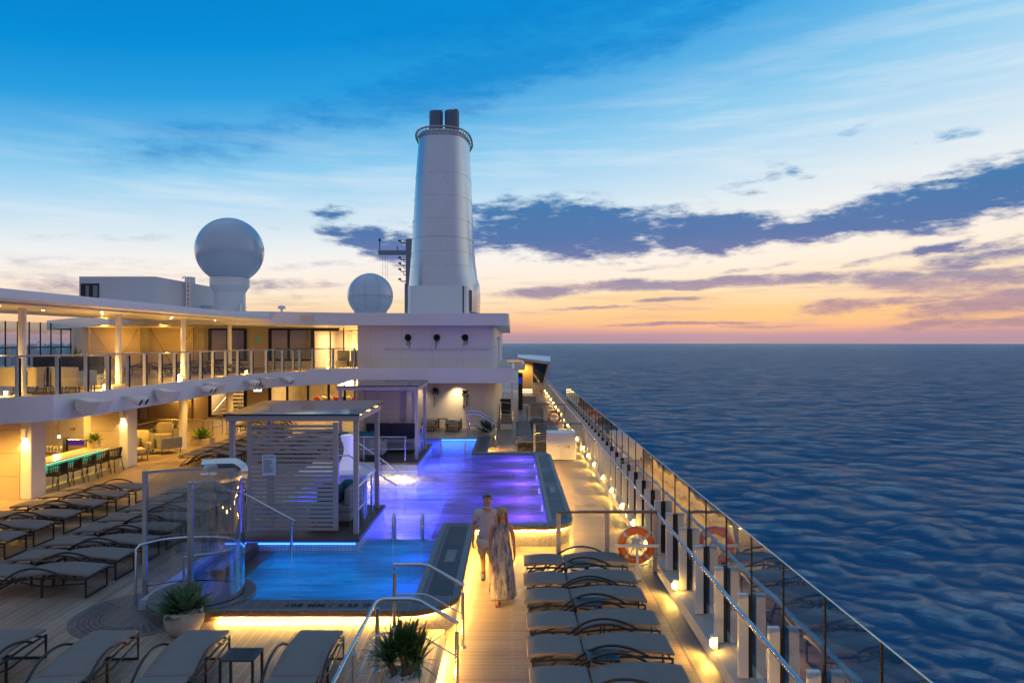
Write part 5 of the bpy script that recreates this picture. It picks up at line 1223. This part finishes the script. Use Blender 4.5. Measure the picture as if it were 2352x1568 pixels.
# far walkway furniture
for i, (px, py) in enumerate(((1312.5,990),(1326,971))):
    pass
for i, (x, y) in enumerate(((1.35,40.5),(1.75,44.0),(1.2,48.5))):
    armchair('grey armchair on the far walkway, %s beyond the third barrier' % ORD[i], x, y, 0, PI, shell=greyfab, seat=sandfab if i == 0 else greyfab, group='armchairs on the far walkway')
sofa('dark sofa at the corner of the far deckhouse side', -.75, .05, 39.0, 39.7, .0, 'rear', darkfab, darkfab)
sofa('second dark sofa behind the far corner rail', -.75, .0, 42.5, 43.2, .0, 'rear', darkfab, darkfab)
sb = thing('step_box', 'white step box with a wooden top before the far corner rail', 'step', (-.15,36.5,0)); MB().box(-.62,.0,35.8,37.4,0,.30).build('base', white, sb); MB().box(-.64,.02,35.78,37.42,.302,.34).build('top', railwood, sb)
steprail('slim steel rail that stands beside the white step box', 37.3, -.62, -.30, .02, .34, .30, back=35.0)
# beyond: side entrance and wing
wg = thing('bridge_wing', 'far white wing cabin with a slanted black window over the sea', 'cabin', (2.2,64,0)); D = 64
P = lambda px, py, d=D: xz(px,py,d)
x0, z1 = P(1223,831); x1, z0 = P(1253,878)
MB().add([(P(1190,0)[0],D-1.5,P(0,820,D)[1]),(P(1262,0)[0],D-1.5,P(0,829,D)[1]),(P(1269,0)[0],D+3,P(0,820,D)[1]),(P(1215,0)[0],D+6,P(0,817,D)[1]),(P(1190,0)[0],D+6,P(0,817,D)[1]),
          (P(1190,0)[0],D-1.3,P(0,826,D)[1]),(P(1261,0)[0],D-1.3,P(0,836,D)[1]),(P(1267,0)[0],D+3,P(0,826,D)[1]),(P(1215,0)[0],D+6,P(0,823,D)[1]),(P(1190,0)[0],D+6,P(0,823,D)[1])],
         [(0,1,2,3,4),(9,8,7,6,5),(0,5,6,1),(1,6,7,2),(2,7,8,3),(3,8,9,4),(4,9,5,0)]).build('roof', white, wg)
xa = P(1220,0)[0]; xb = P(1263,0)[0]; xc = P(1250,0)[0]
MB().add([(xa,D,0),(xc,D,0),(xb,D,P(0,834)[1]),(xa,D,P(0,834)[1]),(xa,D+6,0),(xc,D+6,0),(xb,D+6,P(0,834)[1]),(xa,D+6,P(0,834)[1])], [(0,1,2,3),(7,6,5,4),(1,5,6,2),(0,3,7,4),(2,6,7,3)]).build('wall', cream, wg)
MB().add([(x0+.05,D-.04,z0),(x1-.25,D-.04,z0),(x1+.25,D-.04,z1),(x0+.05,D-.04,z1)], [(0,1,2,3)]).build('window', roofgl, wg)
MB().add([(xc+.05,D+.4,.9),(xc+.05,D+5,.9),(xb+.02,D+5,2.6),(xb+.02,D+.4,2.6)], [(0,1,2,3)]).build('side_window', roofgl, wg)
MB().box(P(1193,0)[0]-.05,P(1222,0)[0],D+.2,D+.5,.2,P(0,826)[1]).build('panel_wall', M('panel_wood',(.48,.36,.22),.45,var=.08,stretch=(9,1,1)), wg)
lamp('SPOT', (P(1194,0)[0]+.15,D-.35,P(0,836)[1]), 260, WARM, .05, aim=(.3,.35,-1), angle=140, blend=.9)
st2 = thing('lit_steps', 'two glowing steps at the far end of the walkway', 'steps', (1.2,62,0))
for k in range(2):
    MB().box(P(1193,0)[0],P(1221,0)[0],61.2+.35*k,61.6+.35*k,.17*k,.17*(k+1)-.04).build('tread', deckW, st2); MB().box(P(1193,0)[0]+.02,P(1221,0)[0]-.02,61.185+.35*k,61.197+.35*k,.17*k+.05,.17*k+.12).build('led_strip', E('led_step'+str(k),(1,.72,.3),5), st2)
sr = thing('slatted_roof', 'low slatted roof with skylight strips beyond the rear wall', 'roof', (.2,52,3.0)); b = MB(); MB().box(-.7,.95,49.0,58,2.55,3.0).build('slab', white, sr, bevel=.02)
for k in range(5): b.box(-.6,.75,50+k*1.6,50.8+k*1.6,3.0,3.06)
b.build('skylight', roofgl, sr)
dp = thing('display_panel', 'tall black display with a blue screen beyond the rear wall', 'screen', (.8,46,0)); MB().box(.42,.72,46,46.1,0,2.5).build('case', black, dp, bevel=.01); MB().box(.43,.66,45.985,45.998,1.75,2.2).build('face', screenm, dp)
t = thing('side_post', 'slim white post carrying the bulwark at the far corner', 'post', (-.0,38,0)); MB().box(-.06,.04,37.6,37.7,.35,2.62).build('shaft', white, t)
t = thing('vent_post', 'small white vent post at the corner of the roof terrace', 'vent', (-.55,34.5,3.3)); MB().lathe([(.04,3.3),(.04,4.6),(.09,4.62),(.09,4.8),(0,4.85)], (-.65,34.0,0), 14).build('pipe', white, t, smooth=40)
# upper floor lights
for i, (x, y, e) in enumerate(((-13.4,18.1,30),(-13.3,22.6,40),(-12.3,20.6,40),(-13.2,27.1,30),(-12.1,25.0,25),(-12.0,28.6,22),(-11.9,30.6,25),(-10.4,33.6,22),(-9.5,35.2,18))):
    t = thing('floor_lamp', 'small glowing floor lamp on the upper deck, %s along the balustrade' % ORD[i], 'floor lamp', (x,y,UD), 'upper deck floor lamps')
    MB().box(x-.04,x+.04,y-.04,y+.04,UD,UD+.14).build('body', white, t); MB().box(x-.03,x+.03,y-.048,y-.041,UD+.06,UD+.11).build('lens', bulb, t)
    lamp('POINT', (x,y-.12,UD+.18), e*1.8, WARM, .05)
    lamp('SPOT', (x,y,UD+.25), e*1.6, WARMW, .05, aim=(.1,0,1), angle=120, blend=.9)
# ------------------------------------------------------------------ people
def skinned(name, mat, verts, edges, root=0, sub=2, parent=None):
    keys = list(verts); idx = {k: i for i, k in enumerate(keys)}
    me = bpy.data.meshes.new(name); me.from_pydata([verts[k][0] for k in keys], [(idx[a], idx[b]) for a, b in edges], [])
    o = bpy.data.objects.new(name, me); C.objects.link(o); me.materials.append(mat)
    s = o.modifiers.new('skin', 'SKIN'); s.use_smooth_shade = True; s.branch_smoothing = .4
    if not me.skin_vertices: 
        bm = bmesh.new(); bm.from_mesh(me); bm.verts.layers.skin.verify(); bm.to_mesh(me); bm.free()
    for k in keys:
        r = verts[k][1]; sv = me.skin_vertices[0].data[idx[k]]; sv.radius = r if isinstance(r, tuple) else (r, r); sv.use_root = idx[k] == root
    u = o.modifiers.new('round', 'SUBSURF'); u.levels = u.render_levels = sub
    if parent: join(o, parent)
    return o
def chain(*k): return list(zip(k, k[1:]))
skin = M('skin_tan', (.50,.26,.16), .5, var=.08, spec=.3)
def hand(V, Eg, wrist, tag_, dirv, side):
    w_ = Vector(V[wrist][0]); d = Vector(dirv).normalized(); s = Vector(side).normalized(); n = d.cross(s)
    p = w_+d*.055; V[tag_+'palm'] = (tuple(p), (.034,.018)); Eg.append((wrist, tag_+'palm'))
    for i, (o_, L) in enumerate(((-.030,.070),(-.010,.082),(.010,.077),(.029,.060))):
        a = p+d*.035+s*o_; b_ = a+d*L*.55+n*.010; c = a+d*L+n*.028
        for j, q in enumerate((a, b_, c)): V['%sf%d%d' % (tag_, i, j)] = (tuple(q), .0095-.001*j)
        Eg += [(tag_+'palm','%sf%d0' % (tag_, i))]+chain('%sf%d0' % (tag_, i),'%sf%d1' % (tag_, i),'%sf%d2' % (tag_, i))
    a = p-d*.01-s*.035; b_ = a+d*.035-s*.018+n*.01; V[tag_+'t0'] = (tuple(a), .012); V[tag_+'t1'] = (tuple(b_), .0095); Eg += [(tag_+'palm',tag_+'t0'),(tag_+'t0',tag_+'t1')]
def person(label, x, y, sc_, V, Eg, mat=skin):
    t = thing('person', label, 'person', (0,0,0))
    skinned('body', mat, V, Eg, 0, 2, t)
    t.location = (x,y,0); t.scale = (sc_,)*3; return t
def head_parts(t, c, s, yaw, hairmat, long_):
    R = Matrix.Rotation(yaw,3,'Z'); c = Vector(c)
    T = lambda b: [tuple(c+R@(Vector(v)*s)) for v in b.v]
    for sx in (-1,1):
        b = MB(); b.ball((sx*.032,-.083,.012), .0125, 10, 8); b.v = T(b); b.build('eye', M('eye_dark',(.03,.025,.02),.2), t, smooth=180)
    b = MB()
    n, m = 22, 12; vs = []; fs = []
    for i in range(m):
        ph = PI*.5*i/(m-1)*(1.02 if not long_ else 1.35)
        for k in range(n):
            g = 2*PI*k/n; front = max(0, -math.sin(g)); p2 = ph*(1-(.50 if not long_ else .42)*front)
            wob = 1+.03*math.sin(g*7+i)
            vs.append(((.083 if not long_ else .089)*math.sin(p2)*math.cos(g)*wob, (.096 if not long_ else .103)*math.sin(p2)*math.sin(g)*wob+.010, .014+(.104 if not long_ else .112)*math.cos(p2)))
    for i in range(m-1): fs += [(i*n+k,i*n+(k+1)%n,(i+1)*n+(k+1)%n,(i+1)*n+k) for k in range(n)]
    b.add(vs, fs)
    if long_:
        r = random.Random(6)
        for k in range(70):
            g = r.uniform(-.25,PI+.25); x0 = .086*math.cos(g); y0 = .10*math.sin(g)+.005; L = r.uniform(.22,.33)
            P = [(x0*.7,y0*.7,.10),(x0,y0,.03),(x0*1.12,y0*1.1-.006,-.09),(x0*1.15+r.uniform(-.02,.02),y0*.95-.02,-L)]
            b.tube(spline(P,3), [.014]*10, 5)
    b.v = T(b); b.build('hair', hairmat, t, smooth=60, solid=.004 if not long_ else 0)
    for sx in (-1,1):
        b = MB(); b.tube([(sx*.048,-.086,.036),(sx*.030,-.096,.042),(sx*.014,-.096,.038)], .0055, 5); b.v = T(b); b.build('eyebrow', hairmat, t, smooth=60)
    b = MB(); b.tube([(-.022,-.092,-.052),(0,-.100,-.050),(.022,-.092,-.052)], .0055, 5); b.v = T(b); b.build('mouth', M('lip'+hairmat.name,(.30,.09,.07),.5), t, smooth=60)
# man: mid stride towards the camera, head turned to his left
V = {'pelvis':((0,0,.93),(.150,.105)),'waist':((0,0,1.05),(.145,.10)),'chest':((0,-.01,1.28),(.165,.115)),'upper':((0,0,1.41),(.13,.09)),'neck':((.0,-.015,1.50),.060),'jaw':((.008,-.045,1.575),(.070,.074)),'mid':((.004,-.02,1.635),(.088,.104)),'top':((.002,-.01,1.695),(.080,.094)),
 'nose':((.035,-.125,1.625),.012),'earl':((-.078,.0,1.63),.012),'earr':((.082,.01,1.63),.012),
 'shl':((-.19,0,1.40),.062),'ell':((-.255,.055,1.13),.043),'wrl':((-.265,-.02,.885),.030),'shr':((.19,0,1.40),.062),'elr':((.25,.06,1.14),.043),'wrr':((.245,.10,.89),.030),
 'hipl':((-.095,0,.87),.095),'knl':((-.085,.10,.50),.062),'cal':((-.085,.24,.36),.055),'anl':((-.085,.36,.16),.040),
 'hipr':((.095,0,.87),.095),'knr':((.09,-.14,.50),.060),'car':((.09,-.17,.35),.055),'anr':((.09,-.20,.09),.038)}
Eg = chain('pelvis','waist','chest','upper','neck','jaw','mid','top')+[('mid','nose'),('mid','earl'),('mid','earr')]+chain('upper','shl','ell','wrl')+chain('upper','shr','elr','wrr')+chain('pelvis','hipl','knl','cal','anl')+chain('pelvis','hipr','knr','car','anr')
hand(V, Eg, 'wrl', 'l', (-.02,-.12,-1), (0,1,0)); hand(V, Eg, 'wrr', 'r', (.02,.1,-1), (0,-1,0))
man = person('grey haired man in a pale polo shirt and shorts walking behind the woman', -.47, 12.85, 1.0, V, Eg)
shirtm = M('shirt_pale', (.55,.46,.48), .85, var=.08, scale=6, bmp=.006, bscale=14, spec=.2); shortm = M('shorts_pale', (.58,.48,.42), .85, var=.08, bmp=.006, bscale=14, spec=.2)
V2 = {'w0':((0,0,.85),(.186,.138)),'w1':((0,0,1.06),(.168,.122)),'c1':((0,-.01,1.28),(.185,.135)),'u':((0,0,1.405),(.158,.118)),'nk':((0,-.005,1.49),(.086,.088)),'sl':((-.195,0,1.395),.082),'al':((-.232,.04,1.22),.078),'sr':((.195,0,1.395),.082),'ar':((.232,.04,1.22),.078)}
skinned('shirt', shirtm, V2, chain('w0','w1','c1','u','nk')+chain('u','sl','al')+chain('u','sr','ar'), 0, 2, man)
V2 = {'p':((0,0,.90),(.166,.122)),'hl':((-.095,.0,.84),.112),'kl':((-.088,.085,.56),.098),'hr':((.095,0,.84),.112),'kr':((.092,-.115,.56),.098)}
skinned('shorts', shortm, V2, chain('p','hl','kl')+chain('p','hr','kr'), 0, 2, man)
b = MB(); b.tube(arc3 := [(.075*math.cos(a),-.012+.075*math.sin(a)-.0,1.478-.02*math.sin(a)) for a in [2*PI*i/18 for i in range(18)]], .016, 6, closed=True); b.build('collar', shirtm, man, smooth=60)
MB().add([(-.022,-.150,1.46),(.022,-.150,1.46),(.0,-.156,1.39),(-.02,-.11,1.47),(.02,-.11,1.47),(0,-.13,1.37)], [(0,1,2),(3,5,4),(0,3,4,1),(1,4,5,2),(2,5,3,0)]).build('neck_opening', skin, man)
shoe = M('shoe_grey', (.06,.065,.07), .7, var=.3, scale=20)
for nm, f0, f1, tilt in (('l',(-.085,.40,.075),(-.085,.27,.020),0),('r',(.09,-.185,.045),(.09,-.36,.035),0)):
    b = MB(); b.tube([f0, ((f0[0]+f1[0])/2,(f0[1]+f1[1])/2,(f0[2]+f1[2])/2+.012), f1], [.047,.052,.038], 12); b.tube([(f0[0],f0[1]-.0,f0[2]+.015),(f0[0],f0[1]-.02,f0[2]+.10)], [.045,.043], 12); b.build('shoe', shoe, man, smooth=60)
head_parts(man, (.004,-.018,1.632), .98, .45, M('hair_grey',(.15,.13,.12),.7,var=.3,scale=60), False)
# woman: long patterned dress, blond hair
V = {'pelvis':((0,0,.90),(.13,.095)),'waist':((0,0,1.02),(.115,.085)),'chest':((0,-.01,1.20),(.13,.10)),'upper':((0,0,1.32),(.105,.075)),'neck':((0,-.01,1.405),.048),'jaw':((0,-.035,1.475),(.060,.064)),'mid':((0,-.018,1.53),(.078,.094)),'top':((0,-.01,1.585),(.072,.084)),'nose':((.012,-.112,1.522),.010),
 'shl':((-.155,0,1.315),.048),'ell':((-.205,.03,1.06),.035),'wrl':((-.205,-.05,.84),.025),'shr':((.155,0,1.315),.048),'elr':((.20,.05,1.06),.035),'wrr':((.215,.02,.84),.025),
 'hipl':((-.08,0,.84),.085),'knl':((-.075,-.10,.48),.055),'anl':((-.07,-.13,.085),.034),'hipr':((.08,0,.84),.085),'knr':((.075,.06,.48),.055),'anr':((.075,.25,.14),.034),
 'tol':((-.07,-.26,.035),(.034,.022)),'tor':((.075,.15,.04),(.034,.022))}
Eg = chain('pelvis','waist','chest','upper','neck','jaw','mid','top')+[('mid','nose')]+chain('upper','shl','ell','wrl')+chain('upper','shr','elr','wrr')+chain('pelvis','hipl','knl','anl','tol')+chain('pelvis','hipr','knr','anr','tor')
hand(V, Eg, 'wrl', 'l', (0,-.15,-1), (0,1,0)); hand(V, Eg, 'wrr', 'r', (.03,.05,-1), (0,-1,0))
wom = person('blond woman in a long patterned sleeveless dress walking ahead of the man', -.175, 12.1, 1.02, V, Eg)
def dressmat():
    m, nt, out = nodes('dress'); tc = N(nt,'ShaderNodeTexCoord').outputs['Object']
    a = noise(nt, mapping(nt, tc, (16,10,4.2)), 1.0, 3, .6); r = N(nt,'ShaderNodeMapRange'); nt.links.new(a,r.inputs[0]); r.inputs[1].default_value=.42; r.inputs[2].default_value=.62
    c = mixc(nt, r.outputs[0], (.44,.39,.37), (.11,.115,.155)); b = principled(nt, out, c, .85, 0, .2); bump(nt, b, noise(nt, mapping(nt, tc, (14,14,1.5)), 1, 3), .02); return m
b = MB(); n = 56; vs = []; fs = []
prof = [(1.345,.085,.075),(1.30,.125,.10),(1.22,.142,.122),(1.10,.132,.108),(1.02,.130,.105),(.90,.158,.125),(.78,.172,.135),(.6,.180,.150),(.4,.192,.175),(.22,.205,.195),(.10,.215,.205)]
for i, (z, a, c) in enumerate(prof):
    k = max(0, (1.0-z))*.11
    for j in range(n):
        g = 2*PI*j/n; f = 1+k*math.sin(g*9+z*2)+k*.6*math.sin(g*5+1.3)
        vs.append((a*f*math.cos(g)+.015*(1-z), c*f*math.sin(g)-.02-.02*max(0,.9-z)+.05*max(0,.6-z)*math.cos(g), z+.02*math.sin(g*3)*max(0,.5-z)*2))
for i in range(len(prof)-1): fs += [(i*n+k,i*n+(k+1)%n,(i+1)*n+(k+1)%n,(i+1)*n+k) for k in range(n)]
b.add(vs, fs)
for sx in (-1,1): b.tube([(sx*.065,-.085,1.31),(sx*.085,-.055,1.372),(sx*.08,.06,1.34)], .014, 6)
b.build('dress', dressmat(), wom, smooth=60, solid=.006, sub=1)
sand_ = M('sandal_brown', (.16,.05,.03), .6)
for x, y, z in ((-.07,-.13,.0),(.075,.24,.04)):
    b = MB(); b.box(x-.038,x+.038,y-.16,y+.06,z+.0,z+.02); b.tube([(x-.04,y-.1,z+.02),(x,y-.1,z+.065),(x+.04,y-.1,z+.02)], .012, 6); b.tube([(x-.04,y-.03,z+.02),(x,y-.04,z+.085),(x+.04,y-.03,z+.02)], .012, 6); b.build('sandal', sand_, wom, bevel=.004)
head_parts(wom, (0,-.016,1.528), .93, .3, M('hair_blond',(.42,.27,.11),.6,var=.3,scale=50,stretch=(6,6,1)), True)
